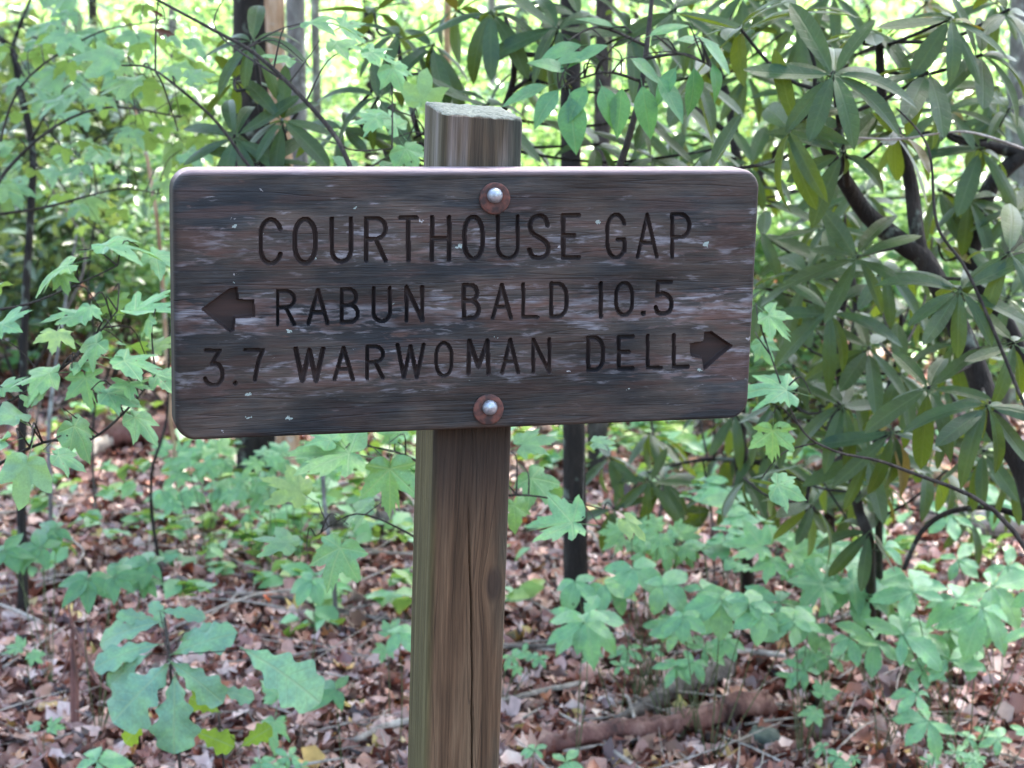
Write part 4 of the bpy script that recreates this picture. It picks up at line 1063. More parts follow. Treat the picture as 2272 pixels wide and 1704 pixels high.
# ------------------------------------------------------------------ maple saplings near
D = 2.5
bm = gbase(-260, 2.5)
sapling('maple_sapling', 'maple sapling with broad mint green leaves left of the sign', 'sapling', bm,
        [[(bm, .010), (at(-250, 1500, D), .008), (at(-210, 1120, D), .007), (at(-150, 900, 2.55), .006), (at(-120, 650, 2.6), .004)],
         [(-200, 1120, D, .003), (-60, 1060, D, .0025), (95, 982, D, .002), (200, 975, D, .0018), (290, 900, 2.48, .0015), (345, 830, D, .001)],
         [(-160, 950, 2.5, .003), (0, 900, 2.55, .002), (160, 800, 2.55, .0015), (260, 690, 2.55, .001)],
         [(-130, 700, 2.6, .003), (40, 680, 2.6, .002), (150, 640, 2.6, .0015), (260, 590, 2.6, .001)]],
        [(235, 545, 2.6, 175, 10), (150, 588, 2.55, 140, 200), (345, 565, 2.65, 130, -25), (300, 690, 2.55, 170, 5), (180, 698, 2.6, 130, 185), (215, 760, 2.5, 140, 220), (275, 800, 2.45, 140, -15), (110, 828, 2.5, 150, 190), (190, 838, 2.5, 120, -80),
         (350, 835, 2.5, 120, 0), (240, 872, 2.45, 110, -10), (5, 720, 2.5, 120, 30), (30, 925, 2.45, 150, 160), (165, 945, 2.45, 130, -60), (300, 925, 2.5, 110, -40), (5, 860, 2.55, 90, 30), (60, 1030, 2.35, 150, -100), (130, 1010, 2.4, 110, -20), (0, 985, 2.4, 120, 200),
         (75, 890, 2.5, 110, 60), (345, 770, 2.6, 90, 40)] + scatter(9, -20, 380, 600, 880, 2.4, 2.7, 60, 95), ['maple', 'maple', 'maple_far'], tilt=.35)
bm = gbase(1010, 3.0)
sapling('maple_sapling', 'maple sapling with large leaves showing on both sides of the post', 'sapling', bm,
        [[(bm, .009), (at(1010, 1704, 3.0), .008), (at(1000, 1300, 3.0), .007), (at(1010, 1000, 3.0), .006), (at(985, 600, 3.0), .005), (at(960, 330, 3.0), .003)],
         [(1005, 1250, 3.0, .003), (900, 1180, 3.0, .002), (790, 1140, 3.0, .0015), (700, 1190, 3.0, .001)],
         [(1005, 1080, 3.0, .003), (900, 1010, 3.0, .002), (780, 985, 3.0, .0015)],
         [(1005, 1150, 3.0, .003), (1120, 1100, 3.0, .002), (1250, 1110, 3.0, .0015), (1340, 1130, 3.0, .001)],
         [(960, 350, 3.0, .0025), (930, 270, 2.95, .0015), (860, 240, 2.9, .001)]],
        [(775, 1005, 2.9, 190, 175), (865, 1040, 2.9, 190, -90), (665, 1090, 3.0, 135, 150), (815, 1125, 3.1, 110, 200), (640, 1205, 3.0, 120, 160), (755, 1215, 2.9, 165, -110), (735, 975, 2.9, 120, 150), (880, 960, 3.0, 110, 120),
         (1160, 985, 3.0, 120, 20), (1180, 1060, 3.05, 120, -50), (1140, 1120, 3.0, 90, -80), (1270, 1160, 2.95, 170, 180), (1390, 1155, 3.0, 110, -40), (1320, 980, 3.1, 70, 10),
         (880, 280, 2.95, 120, 130), (935, 225, 2.95, 120, 80), (835, 262, 2.9, 110, 185), (900, 330, 2.95, 100, -60), (780, 372, 2.95, 100, 175), (850, 370, 2.95, 90, 0)], ['maple', 'maple_far'], tilt=.55)
bm = gbase(2420, 2.9)
sapling('maple_sapling', 'maple sapling with pale ragged leaves right of the sign', 'sapling', bm,
        [[(bm, .006), (at(2400, 1600, 2.9), .005), (at(2250, 1180, 2.85), .004), (at(2000, 1040, 2.8), .003), (at(1850, 1000, 2.75), .002), (at(1770, 940, 2.72), .0015), (at(1700, 760, 2.7), .001)]],
        [(1705, 700, 2.7, 110, -45), (1745, 865, 2.7, 175, 170), (1715, 955, 2.7, 110, -90), (1725, 1075, 2.75, 130, -20), (1690, 760, 2.75, 80, -60)], ['maple'], tilt=.9)
bm = gbase(1040, 2.9)
sapling('smooth_leaved_sapling', 'sapling with drooping smooth green leaves above the middle of the sign', 'sapling', bm,
        [[(bm, .010), (at(1020, 1000, 2.9), .008), (at(1100, 700, 2.9), .007), (at(1330, 450, 2.9), .006), (at(1410, 250, 2.9), .005), (at(1440, 60, 2.9), .004), (at(1450, -60, 2.9), .003)],
         [(1420, 180, 2.9, .003), (1340, 160, 2.85, .002), (1240, 195, 2.8, .0012)], [(1430, 100, 2.9, .003), (1330, 60, 2.85, .002), (1260, 90, 2.8, .001)], [(1430, 130, 2.9, .003), (1520, 120, 2.85, .002), (1580, 150, 2.8, .001)]],
        [(u, v, d, s * 1.35, a) for (u, v, d, s, a) in [(1240, 200, 2.8, 120, 225), (1265, 215, 2.8, 130, -85), (1215, 190, 2.85, 110, 200), (1300, 190, 2.8, 120, 240), (1335, 190, 2.8, 110, -70), (1380, 195, 2.8, 130, -95), (1425, 190, 2.8, 120, -80), (1460, 170, 2.8, 120, -60), (1540, 150, 2.8, 130, -88),
         (1500, 150, 2.8, 110, -120), (1310, 130, 2.8, 110, 170), (1350, 100, 2.8, 120, 200), (1400, 130, 2.85, 110, -30), (1290, 100, 2.85, 110, 190), (1440, 80, 2.8, 100, 20), (1360, 60, 2.85, 100, 160), (1500, 90, 2.85, 110, 0), (1560, 90, 2.8, 110, -40), (1580, 140, 2.8, 100, -70), (1255, 160, 2.8, 110, 150)]],
        ['ovate'] * 9 + ['ovate_y'], tilt=.55)

# ------------------------------------------------------------------ oak sapling bottom left
def oak():
    b = gbase(395, 3.6)
    root = thing('oak_sapling', b, 'oak sapling with large lobed leaves spread low at the bottom left', 'sapling')
    tb = TB(); J = at(376, 1453, 3.6)
    tb.tube(spline([(b, .006), (at(400, 1704, 3.6), .004), (at(384, 1560, 3.6), .0035), (J, .003), (at(365, 1370, 3.65), .002)], 5), 6)
    segs = [((385, 1450), (516, 1385), 3.55), ((380, 1468), (505, 1545), 3.5), ((372, 1475), (245, 1590), 3.5), ((388, 1500), (386, 1668), 3.48), ((355, 1430), (200, 1452), 3.6), ((330, 1450), (232, 1508), 3.58),
            ((360, 1380), (205, 1398), 3.7), ((355, 1355), (455, 1350), 3.75), ((350, 1380), (268, 1345), 3.75), ((480, 1530), (565, 1535), 3.55), ((543, 1442), (722, 1530), 3.4), ((365, 1400), (345, 1330), 3.8), ((400, 1420), (470, 1380), 3.7)]
    wid = [.95, .9, 1.25, 1.0, .9, .9, .8, .8, .9, .9, 1.3, .9, .9]
    for (a, c, d), w in zip(segs, wid):
        A, B = at(*a, d), at(*c, d + R.uniform(-.04, .04))
        tb.tube(spline([(J, .0014), ((J + A) / 2, .0012), (A, .001)], 3), 4)
        dr = B - A
        add_leaf(root, 'oak', A, dr + Vector((0, -.02, 0)), Vector((R.uniform(-.2, .2), -1.0, 1)), dr.length * 1.05, wid=w * .88)
    for (a, c, d) in [((420, 1525), (486, 1565), 3.62), ((325, 1593), (272, 1650), 3.62)]:
        A, B = at(*a, d), at(*c, d); dr = B - A
        tb.tube(spline([(J, .0014), ((J + A) / 2, .0012), (A, .001)], 3), 4)
        add_leaf(root, 'oak_yellow', A, dr, Vector((0, -1.2, 1)), dr.length, wid=1.3)
    tb.build('stem', M['bark_twig'], root)
    b2 = gbase(500, 3.75)
    r2 = thing('oak_seedling', b2, 'thin dark seedling with yellow-green leaves right of the oak sapling', 'seedling')
    tb = TB(); tb.tube(spline([(b2, .003), (at(497, 1704, 3.75), .0024), (at(488, 1620, 3.75), .002), (at(480, 1555, 3.75), .0015)], 4), 5)
    for (a, c, d) in [((431, 1622), (523, 1655), 3.72), ((535, 1656), (602, 1610), 3.72), ((488, 1580), (420, 1545), 3.74)]:
        A, B = at(*a, d), at(*c, d); dr = B - A
        tb.tube(spline([(at(488, 1610, 3.75), .0012), (A, .001)], 3), 4)
        add_leaf(r2, 'oak_yellow', A, dr, Vector((0, -1.0, 1)), dr.length, wid=1.3)
    tb.build('stem', M['bark_twig'], r2)
oak()

# ------------------------------------------------------------------ ground plants with compound leaves
def ground_plant(name, label, u, v, px, h, kind='creeper', nl=5, clusters=1, stemcol='green_stem', spread=None, depth=None):
    """top of the plant seen at u, v; h metres tall"""
    d = depth or (CAMZ - h) * FPX / (v - 200)
    top = at(u, v, d)
    b = Vector((top.x + R.uniform(-.03, .03), top.y + .02, hgt(top.x, top.y)))
    root = thing(name, b, label, 'plant')
    s = px / FPX * d * .86
    tb = TB()
    cs = [(top, s)]
    for k in range(clusters + (0 if clusters == 1 and h < .35 else 1) - 1 + (1 if clusters > 1 else 0)):
        a = R.uniform(0, 6.28)
        rad = s * R.uniform(1.0, 1.7)
        cs.append((top + Vector((math.cos(a) * rad, math.sin(a) * rad, R.uniform(-.5, .3) * s)), s * R.uniform(.6, .95)))
    for c, sz in cs:
        m = b.lerp(c, .55) + rv(.015)
        tb.tube(spline([(b, .0017), (m, .0014), (c, .0011)], 4), 5, 0)
        a0 = R.uniform(0, 6.28)
        if kind == 'maple':
            for k in range(max(2, nl - 2)):
                a = a0 + k * 6.28 / max(2, nl - 2) + R.uniform(-.3, .3)
                dr = Vector((math.cos(a), math.sin(a) * .8, math.sin(a) * .55 + R.uniform(-.25, .1)))
                add_leaf(root, 'maple', c + dr * sz * .35, dr, Vector((R.uniform(-.2, .2), -.75, 1)), sz * R.uniform(.6, .85))
        elif kind == 'pinnate':
            ax = Vector((math.cos(a0), math.sin(a0), .5)).normalized()
            for k in range(nl):
                q = c + ax * sz * (.35 * (k // 2) - .5); sd = 1 if k % 2 else -1
                dr = (ax.cross(Vector((0, 0, 1))) * sd + ax * .5 + Vector((0, 0, -.1)))
                add_leaf(root, 'round', q, dr, Vector((R.uniform(-.2, .2), -.5, 1)), sz * R.uniform(.7, .9))
        else:
            for k in range(nl):
                a = a0 + (k - (nl - 1) / 2) * (5.4 / nl) + R.uniform(-.1, .1)
                dr = Vector((math.cos(a), math.sin(a) * .8, math.sin(a) * .55 + R.uniform(-.3, .0)))
                add_leaf(root, kind, c, dr, Vector((R.uniform(-.15, .15), -.75, 1)), sz * (1.0 if 0 < k < nl - 1 else .75) * R.uniform(.9, 1.1), name='leaflet', wid=R.uniform(.9, 1.1))
    tb.build('stem', M[stemcol], root)
    return root
GP = [
 ('shrub_seedling', 'blue-green seedling with paired oval leaves below the right end of the sign', 1655, 1125, 120, .50, 'pinnate', 8, 2),
 ('shrub_seedling', 'oval leaved seedling just left of the tallest creeper under the sign corner', 1560, 1210, 90, .42, 'pinnate', 6, 1),
 ('maple_seedling', 'broad maple seedling in the middle of the green patch at right', 1855, 1265, 150, .45, 'maple', 6, 2),
 ('maple_seedling', 'pale maple seedling behind the rock-side creeper at right', 1770, 1385, 110, .36, 'creeper', 5, 2),
 ('creeper_plant', 'wide creeper with toothed leaflets at the middle right', 2020, 1300, 140, .42, 'creeper', 5, 3),
 ('creeper_plant', 'creeper with big leaflets close to the right edge', 2180, 1350, 140, .42, 'creeper', 5, 3),
 ('creeper_plant', 'five-leaflet creeper held high by the pale logs at the right edge', 2210, 1118, 95, .50, 'creeper', 5, 1),
 ('creeper_plant', 'darker creeper at the right edge below the pale logs', 2235, 1255, 95, .40, 'creeper', 5, 1),
 ('creeper_plant', 'creeper in front of the bushy patch with star shaped leaflets', 1940, 1420, 110, .32, 'creeper', 5, 2),
 ('creeper_plant', 'bright star-leaved creeper low at the right', 2105, 1465, 115, .30, 'creeper', 5, 1),
 ('creeper_plant', 'small creeper above the lowest one at right', 2035, 1540, 85, .24, 'creeper', 5, 1),
 ('creeper_plant', 'lowest right creeper with four open leaflets', 2060, 1600, 105, .20, 'creeper', 5, 1),
 ('maple_seedling', 'single lime seedling with broad leaf right of the fallen branch', 1820, 1560, 85, .20, 'maple', 4, 1),
 ('creeper_plant', 'tiny lime creeper between the fallen branch and the green patch', 1765, 1500, 50, .22, 'creeper', 4, 1),
 ('creeper_plant', 'ground hugging creeper at the bottom right corner', 2215, 1640, 60, .12, 'creeper', 5, 3),
 ('creeper_plant', 'ground hugging creeper at the bottom right beside the corner patch', 2120, 1670, 45, .10, 'creeper', 5, 3),
 ('creeper_plant', 'low creeper with small leaves at the bottom under the mossy rock', 1860, 1680, 42, .08, 'creeper', 5, 3),
 ('shrub_seedling', 'rounded leaf seedling in the thick of the green patch left of centre', 1600, 1330, 120, .42, 'round', 5, 3),
 ('shrub_seedling', 'rounded leaf seedling against the slim dark trunk', 1470, 1300, 100, .40, 'round', 4, 2),
 ('shrub_seedling', 'mint round leaved seedling between the trunk and the green patch', 1405, 1262, 105, .42, 'round', 4, 1),
 ('creeper_plant', 'large mint creeper with one drooping lime leaflet right of the post', 1300, 1370, 135, .38, 'creeper', 6, 1),
 ('shrub_seedling', 'mint seedling under the round leaved plants', 1500, 1400, 80, .30, 'round', 5, 2),
 ('creeper_plant', 'creeper spread low in front of the round leaved seedlings', 1560, 1440, 70, .25, 'creeper', 5, 2),
 ('creeper_plant', 'small creeper growing at the bottom by the reddish branch', 1255, 1692, 70, .10, 'creeper', 5, 1),
 ('creeper_plant', 'tiny creeper just right of the post foot at the bottom', 1185, 1665, 45, .12, 'creeper', 5, 1),
 ('creeper_plant', 'pale low creeper beside the post right of the crack', 1135, 1455, 45, .15, 'creeper', 5, 2),
 ('maple_seedling', 'small maple seedling with star leaf between the oak sapling and the post', 612, 1572, 120, .16, 'maple', 4, 1),
 ('creeper_plant', 'creeper at the bottom left edge of the picture', 215, 1690, 110, .14, 'creeper', 5, 1),
 ('maple_seedling', 'small pale seedling at the bottom left', 98, 1612, 50, .10, 'maple', 4, 1),
 ('creeper_plant', 'low creeper under the oak sapling near the bottom', 640, 1680, 50, .10, 'creeper', 5, 3),
 ('shrub_seedling', 'glossy bushy seedling left of the oak sapling', 195, 1285, 95, .42, 'ovate', 6, 4),
 ('shrub_seedling', 'glossy seedling at the far left by the young tree', 90, 1215, 85, .40, 'ovate', 5, 3),
 ('maple_seedling', 'small seedling beside the post at lower left', 860, 1420, 70, .22, 'maple', 4, 1),
 ('shrub_seedling', 'round leaf seedling touching the left side of the post', 885, 1405, 85, .30, 'round', 4, 1),
 ('creeper_plant', 'narrow leaved seedling reaching in from the post at lower left', 745, 1530, 90, .22, 'ovate', 4, 1),
 ('shrub_seedling', 'blue-green seedling beside the stump left of the post', 690, 1290, 75, .30, 'round', 5, 1),
 ('maple_seedling', 'pale seedling in the litter below the left maple', 60, 1440, 60, .15, 'maple', 4, 1),
 ('maple_seedling', 'maple seedling in front of the thick dark trunk', 640, 1010, 85, .45, 'maple', 5, 3),
 ('maple_seedling', 'light green seedling right of the thick trunk foot', 600, 1075, 80, .35, 'maple', 5, 2),
 ('maple_seedling', 'light seedling left of the thick trunk foot', 470, 1010, 75, .40, 'maple', 5, 3),
 ('shrub_seedling', 'seedling growing far back behind the wavy stem', 420, 1090, 60, .25, 'round', 5, 3),
 ('creeper_plant', 'creeper patch near the slim dark trunk foot', 1390, 1440, 60, .18, 'creeper', 5, 2),
 ('creeper_plant', 'creeper beneath the broad maple seedling at right', 1840, 1460, 75, .24, 'creeper', 5, 2),
 ('shrub_seedling', 'leafy seedling filling the right side between creepers', 2110, 1400, 90, .34, 'round', 5, 3),
 ('maple_seedling', 'maple seedling under the rhododendron stems', 1960, 1215, 100, .42, 'creeper', 5, 2),
 ('maple_seedling', 'maple seedling just above the round leaved seedlings', 1480, 1190, 90, .45, 'maple', 5, 2),
 ('maple_seedling', 'maple seedling rising left of the bluish seedling under the sign', 1400, 1180, 80, .48, 'maple', 4, 2),
]
for g in GP:
    nm, lab, u, v, px, h, kind, nl, cl = g
    ground_plant(nm, lab, u, v, px, h, kind, nl, cl)

# ------------------------------------------------------------------ rhododendrons
def whorl(root, tb, c, node, L, n=8, droop=.35, axis=None, kind='rhodo'):
    """node: where the shoot leaves the branch"""
    ax = (axis or (c - node)).normalized()
    ax = (ax + Vector((0, -.15, .9))).normalized()
    mid = (node + c) / 2 + Vector((0, 0, -.02)) + rv(.02)
    tb.tube(spline([(node, .0035), (mid, .003), (c, .0028)], 4), 6, .05)
    t1 = ax.cross(Vector((0, 1, 0.3))).normalized(); t2 = ax.cross(t1)
    a0 = R.uniform(0, 6.28)
    for k in range(n):
        a = a0 + k * 6.283 / n + R.uniform(-.22, .22)
        rd = t1 * math.cos(a) + t2 * math.sin(a)
        e = R.uniform(-.05, .55) - droop * R.uniform(.0, 1.35)
        d = (rd * math.cos(e) + ax * math.sin(e) + Vector((0, 0, -.2 * droop)))
        s = L * R.uniform(.75, 1.12)
        kk = kind if R.random() > .012 else 'rhodo_old'
        add_leaf(root, kk, c + rd * .008 - ax * R.uniform(0, .012), d, ax * .8 + Vector((0, -.25, .6)) + rv(.25), s, wid=R.uniform(.85, 1.1))
def rhodo(label, base, stems, whorls, name='rhododendron', n=9, L=.12, mat='bark_dark', thick=1.12):
    root = thing(name, base, label, 'shrub', 'rhododendrons')
    tb = TB(); nodes = []
    for st in stems:
        pts = [(Vector(p[0]) if isinstance(p[0], (Vector, tuple)) else at(p[0], p[1], p[2]), p[-1] * thick) for p in st]
        sp = spline(pts, 6)
        tb.tube(sp, 8, .16); nodes += [p for p, _ in sp]
    for w in whorls:
        u, v, d = w[:3]
        c = at(u, v, d)
        node = min(nodes, key=lambda q: (q - c).length + .8 * max(0, q.z - c.z))
        whorl(root, tb, c, node, L * (w[3] if len(w) > 3 else 1), n if len(w) < 5 else w[4], w[5] if len(w) > 5 else R.uniform(.15, .7))
    tb.build('stem', M[mat], root)
    return root
b1 = gbase(2290, 3.3); b2, _ = ground_at(1930, 1480); b3 = gbase(2330, 3.9)
rhodo('big rhododendron with long drooping leaves right of the sign', b1,
      [[(b1, .022), (at(2340, 1500, 3.3), .021), (at(2290, 1100, 3.3), .020), (at(2205, 930, 3.3), .021), (at(2150, 780, 3.3), .019), (at(2060, 590, 3.3), .017), (at(2010, 545, 3.3), .016), (at(1930, 480, 3.3), .014), (at(1880, 410, 3.25), .012), (at(1835, 330, 3.2), .010), (at(1800, 240, 3.1), .007)],
       [(2050, 580, 3.3, .012), (2035, 520, 3.3, .0115), (2020, 400, 3.3, .011), (1990, 300, 3.25, .010), (1960, 235, 3.2, .008), (1950, 90, 3.2, .006)],
       [(1880, 410, 3.2, .006), (1860, 260, 3.0, .0045), (1852, 190, 2.9, .004), (1850, 165, 2.8, .0035)]],
      [(1850, 160, 2.75, 1.12, 11, .35), (1745, 285, 2.8, 1.0, 8, .5), (1640, 60, 3.0, 1.0, 9), (2110, 40, 3.0, 1.05, 9), (1985, 290, 3.1, 1.05, 9, .8), (1560, 385, 2.95, .9, 7, .3), (1760, 20, 3.1, 1, 8), (1870, 340, 3.0, 1.0, 7, 1.0), (2060, 160, 3.0, 1.05, 8), (1930, 60, 3.2, 1, 8), (2180, 120, 3.1, 1, 8), (2240, 20, 3.1, 1, 8), (2130, 640, 2.9, 1.05, 10, .6), (1900, 570, 3.2, 1.0, 8, .3), (2240, 560, 2.9, 1, 7), (2190, 900, 2.9, 1.1, 9, .9), (2060, 860, 3.0, 1, 8, .7), (2250, 760, 3.0, 1, 8)])
rhodo('rhododendron with thin upright stem beside the lower right of the sign', b2,
      [[(b2, .012), (at(1930, 1230, 4.2), .0115), (at(1905, 1130, 4.15), .0105), (at(1885, 1010, 4.1), .0095), (at(1868, 900, 4.0), .0085), (at(1862, 740, 3.9), .0075), (at(1880, 640, 3.9), .006)],
       [(1875, 1010, 4.1, .006), (1820, 960, 4.0, .005), (1750, 880, 3.9, .004)], [(1880, 1005, 4.1, .005), (1800, 1070, 4.0, .004), (1790, 1160, 4.0, .003)],
       [(at(1945, 1130, 4.15), .007), (at(1945, 960, 4.15), .006), (at(1990, 800, 4.1), .005), (at(2000, 700, 4.0), .004)],
       [(b2 + Vector((.02, 0, 0)), .009), (at(1950, 1150, 4.2), .008), (at(1938, 1000, 4.15), .007)]],
      [(1790, 610, 3.7, 1.1, 8, .3), (1960, 600, 3.6, 1.1, 8, .4), (1840, 690, 3.6, 1.15, 8, .5), (1930, 770, 3.7, 1.1, 8, .7), (1760, 810, 3.8, 1, 7), (1870, 900, 3.7, 1.1, 8, .6), (1980, 960, 3.6, 1.15, 9, .9), (1740, 930, 3.9, 1, 7), (1800, 1120, 4.0, 1, 7, .8), (2000, 830, 3.8, 1.1, 8), (1930, 1010, 3.8, 1.1, 8), (1700, 640, 3.8, 1.0, 6), (1690, 520, 3.9, 1, 6, .9), (1830, 500, 3.8, 1.0, 6), (1930, 1180, 4.1, 1, 7, .9), (1650, 1060, 4.2, 1, 7, .9)] + [(R.uniform(1670, 2120), R.uniform(470, 1120), R.uniform(3.9, 4.7), 1.0, 8, R.uniform(.2, .9)) for _ in range(13)])
rhodo('rhododendron with thick dark limb at the right edge', b3,
      [[(b3, .019), (at(2350, 1200, 3.9), .018), (at(2270, 800, 3.9), .016), (at(2160, 600, 3.9), .016), (at(2170, 520, 3.9), .0155), (at(2200, 410, 3.9), .015), (at(2290, 330, 3.9), .014)],
       [(2290, 345, 3.9, .010), (2230, 330, 3.9, .012), (2130, 310, 3.85, .009), (2090, 295, 3.8, .006), (2010, 300, 3.8, .004), (1950, 310, 3.8, .003)],
       [(2310, 1165, 3.95, .008), (2210, 1128, 4.0, .006), (2110, 1135, 4.0, .0055), (2045, 1180, 4.0, .005), (2005, 1265, 4.0, .0045)]],
      [(2100, 240, 3.7, 1.1, 8, .7), (2180, 330, 3.7, 1.1, 8, .8), (2240, 240, 3.7, 1.1, 8), (2150, 440, 3.8, 1, 7, .8), (2250, 470, 3.8, 1, 8), (2080, 420, 3.9, 1, 7, .8), (2120, 760, 3.7, 1.1, 8, .8), (2240, 660, 3.7, 1.1, 8), (2180, 1000, 3.8, 1.1, 8, .9), (2100, 930, 3.9, 1, 8, .9), (2250, 1040, 3.9, 1, 8), (2080, 540, 3.9, 1.0, 7)])
b4 = gbase(1010, 3.9)
rhodo('rhododendron with twiggy dark whorls behind the top of the post', b4,
      [[(b4, .014), (at(1000, 1100, 3.9), .012), (at(1050, 600, 3.9), .010), (at(1080, 360, 3.9), .008), (at(1140, 170, 3.8), .006), (at(1120, 30, 3.8), .004)],
       [(1060, 480, 3.9, .008), (960, 380, 3.8, .006), (900, 190, 3.8, .005), (880, 70, 3.8, .004)], [(1140, 200, 3.8, .005), (1220, 140, 3.9, .004), (1350, 60, 3.9, .003)],
       [(960, 380, 3.8, .005), (850, 330, 3.7, .004), (780, 250, 3.7, .003)]],
      [(885, 75, 3.6, 1.0, 9, .4), (960, 100, 3.6, 1.05, 9, .9), (1090, 25, 3.6, 1.1, 8, .9), (840, 215, 3.5, .95, 8, .5), (1085, 230, 3.5, 1.1, 7, .3), (1000, 210, 3.8, .9, 7), (900, 310, 3.6, .9, 7), (760, 280, 3.6, .85, 7, .3), (1210, 90, 3.8, 1, 7, .9), (1160, 150, 3.9, .9, 7, .9), (1010, 20, 3.9, 1, 7), (1330, 320, 3.8, 1.0, 7, .2), (1230, 370, 3.9, 1, 6, .2), (1450, 350, 3.8, 1.05, 7, .2), (830, 20, 3.9, 1, 7), (1290, 30, 3.7, 1.1, 9, .2), (1400, 70, 3.6, 1.1, 9, .3), (1500, 20, 3.6, 1.1, 9, .3), (1540, 170, 3.7, 1.1, 8, .3), (1440, 250, 3.8, 1, 8, .3), (1240, 60, 3.6, 1.05, 8, .3), (1600, 330, 3.8, 1.1, 8, .2)], L=.125)
b5 = gbase(1020, 3.5)
rhodo('small rhododendron above the left half of the sign', b5,
      [[(b5, .010), (at(1010, 1100, 3.5), .010), (at(940, 800, 3.5), .009), (at(700, 520, 3.5), .007), (at(600, 350, 3.4), .005), (at(570, 130, 3.4), .004)], [(610, 380, 3.4, .005), (540, 300, 3.4, .004), (520, 270, 3.4, .003)], [(600, 340, 3.4, .004), (660, 250, 3.4, .003)]],
      [(560, 85, 3.3, .95, 8, .5), (520, 300, 3.3, 1.05, 8, .2), (625, 265, 3.3, .9, 8, .4), (690, 300, 3.4, .85, 7, .4), (575, 360, 3.3, .95, 7, .2), (520, 175, 3.5, .85, 7)], L=.12)
b6, _ = ground_at(1660, 1330)
rhodo('rhododendron standing farther back right above the sign', b6,
      [[(b6, .02), (at(1640, 900, 5.4), .018), (at(1640, 500, 5.2), .015), (at(1620, 250, 5.2), .012), (at(1560, 60, 5.2), .008)], [(1640, 450, 5.2, .01), (1750, 300, 5.2, .008), (1900, 120, 5.2, .005)], [(1620, 300, 5.2, .008), (1500, 210, 5.2, .006), (1430, 180, 5.2, .004)]],
      [(R.uniform(1350, 2260), R.uniform(-20, 460), R.uniform(4.2, 5.4), 1.1, 8, R.uniform(.2, 1)) for _ in range(36)], L=.12)
b7, _ = ground_at(1850, 1330)
rhodo('low rhododendron farther back behind the green patch at right', b7,
      [[(b7, .018), (at(1840, 1000, 5.6), .014), (at(1900, 700, 5.6), .010), (at(1850, 480, 5.6), .007)], [(at(1845, 1080, 5.6), .01), (at(1700, 1030, 5.6), .007), (at(1560, 1020, 5.6), .005), (at(1430, 1050, 5.6), .004)], [(at(1845, 1040, 5.6), .01), (at(2000, 950, 5.6), .007), (at(2150, 900, 5.6), .005)]],
      [(R.uniform(1560, 2260), R.uniform(900, 1170), R.uniform(5.1, 5.8), 1.15, 7, R.uniform(.5, 1)) for _ in range(18)] + [(R.uniform(1340, 1700), R.uniform(960, 1170), R.uniform(5.3, 6.0), 1.15, 7, R.uniform(.5, 1)) for _ in range(11)] + [(R.uniform(1700, 2260), R.uniform(480, 900), R.uniform(5.1, 5.8), 1.15, 7, R.uniform(.4, 1)) for _ in range(16)], L=.12)
def bare(label, pts, mat='bark_twig', name='woody_vine'):
    u, v, d, r = pts[0]
    b = gbase(u, d) if v > 1000 else at(u, v, d)
    root = thing(name, b, label, 'vine')
    tb = TB(); P = [(at(*p[:3]), p[3]) for p in pts]
    if v > 1000: P = [(b, r)] + P
    tb.tube(spline(P, 6), 6, .1); tb.build('stem', M[mat], root)
bare('long thin grey stem slanting across the rhododendron at right', [(2420, 1300, 2.9, .0035), (2260, 870, 2.9, .003), (2150, 610, 2.9, .0028), (2080, 500, 2.9, .0025), (2060, 330, 2.9, .002), (1990, 240, 2.9, .0015)])
bare('pale twig lying level across the rhododendron leaves at upper right', [(1880, 305, 2.95, .0018), (2000, 308, 2.95, .002), (2140, 292, 2.95, .002), (2272, 330, 2.95, .0025)], 'wood_pale')
bare('pair of thin straight stems below the right end of the sign', [(1585, 1290, 6.05, .004), (1572, 1040, 6, .004), (1555, 930, 6, .0035), (1550, 700, 6, .003)])
bare('thin dark stem bending behind the creeper patch', [(1440, 1230, 6.45, .006), (1470, 1110, 6.45, .006), (1465, 1020, 6.4, .005), (1445, 930, 6.4, .0045), (1440, 700, 6.4, .004)])

# ------------------------------------------------------------------ fallen wood, stones, small finds
def log(name, label, ends, r0, r1, mat, wob=.45, sag=.0, cat='fallen branch'):
    pts = []
    n = len(ends)
    for i, (u, v) in enumerate(ends):
        p, d = ground_at(u, v)
        r = r0 + (r1 - r0) * i / (n - 1)
        pts.append((Vector((p.x, p.y, hgt(p.x, p.y) + r * .8 + .05)), r))
    c = sum((p for p, _ in pts), Vector()) / n
    root = thing(name, (c.x, c.y, hgt(c.x, c.y)), label, cat)
    tb = TB()
    sp = spline(pts, 8)
    sp = [(q + rv(rad * .22), rad * R.uniform(.88, 1.08)) for q, rad in sp]
    tb.tube(sp, 14, wob)
    for k in range(2):
        q, rad = R.choice(sp[3:-3]); e = q + Vector((R.uniform(-1, 1), R.uniform(-.5, .2), R.uniform(.3, 1))) * rad * R.uniform(1.5, 3)
        tb.tube([(q, rad * .4), ((q + e) / 2, rad * .3), (e, rad * .15)], 6, .2)
    tb.build('wood', M[mat], root)
    return root
log('fallen_branch', 'thick reddish rotten branch lying at the bottom right', [(1700, 1625), (1600, 1645), (1480, 1668), (1350, 1685), (1200, 1712)], .034, .02, 'bark_red')
log('fallen_branch', 'grey weathered branch lying above the reddish one', [(1610, 1540), (1500, 1585), (1430, 1620), (1370, 1650)], .030, .014, 'wood_grey')
log('fallen_branch', 'thin pale stick leaning out beside the lower left of the post', [(790, 1690), (860, 1660), (930, 1645)], .008, .009, 'wood_pale')
log('fallen_branch', 'pale thin stick right of the post among dead leaves', [(1100, 1605), (1200, 1580), (1290, 1560)], .007, .007, 'wood_pale')
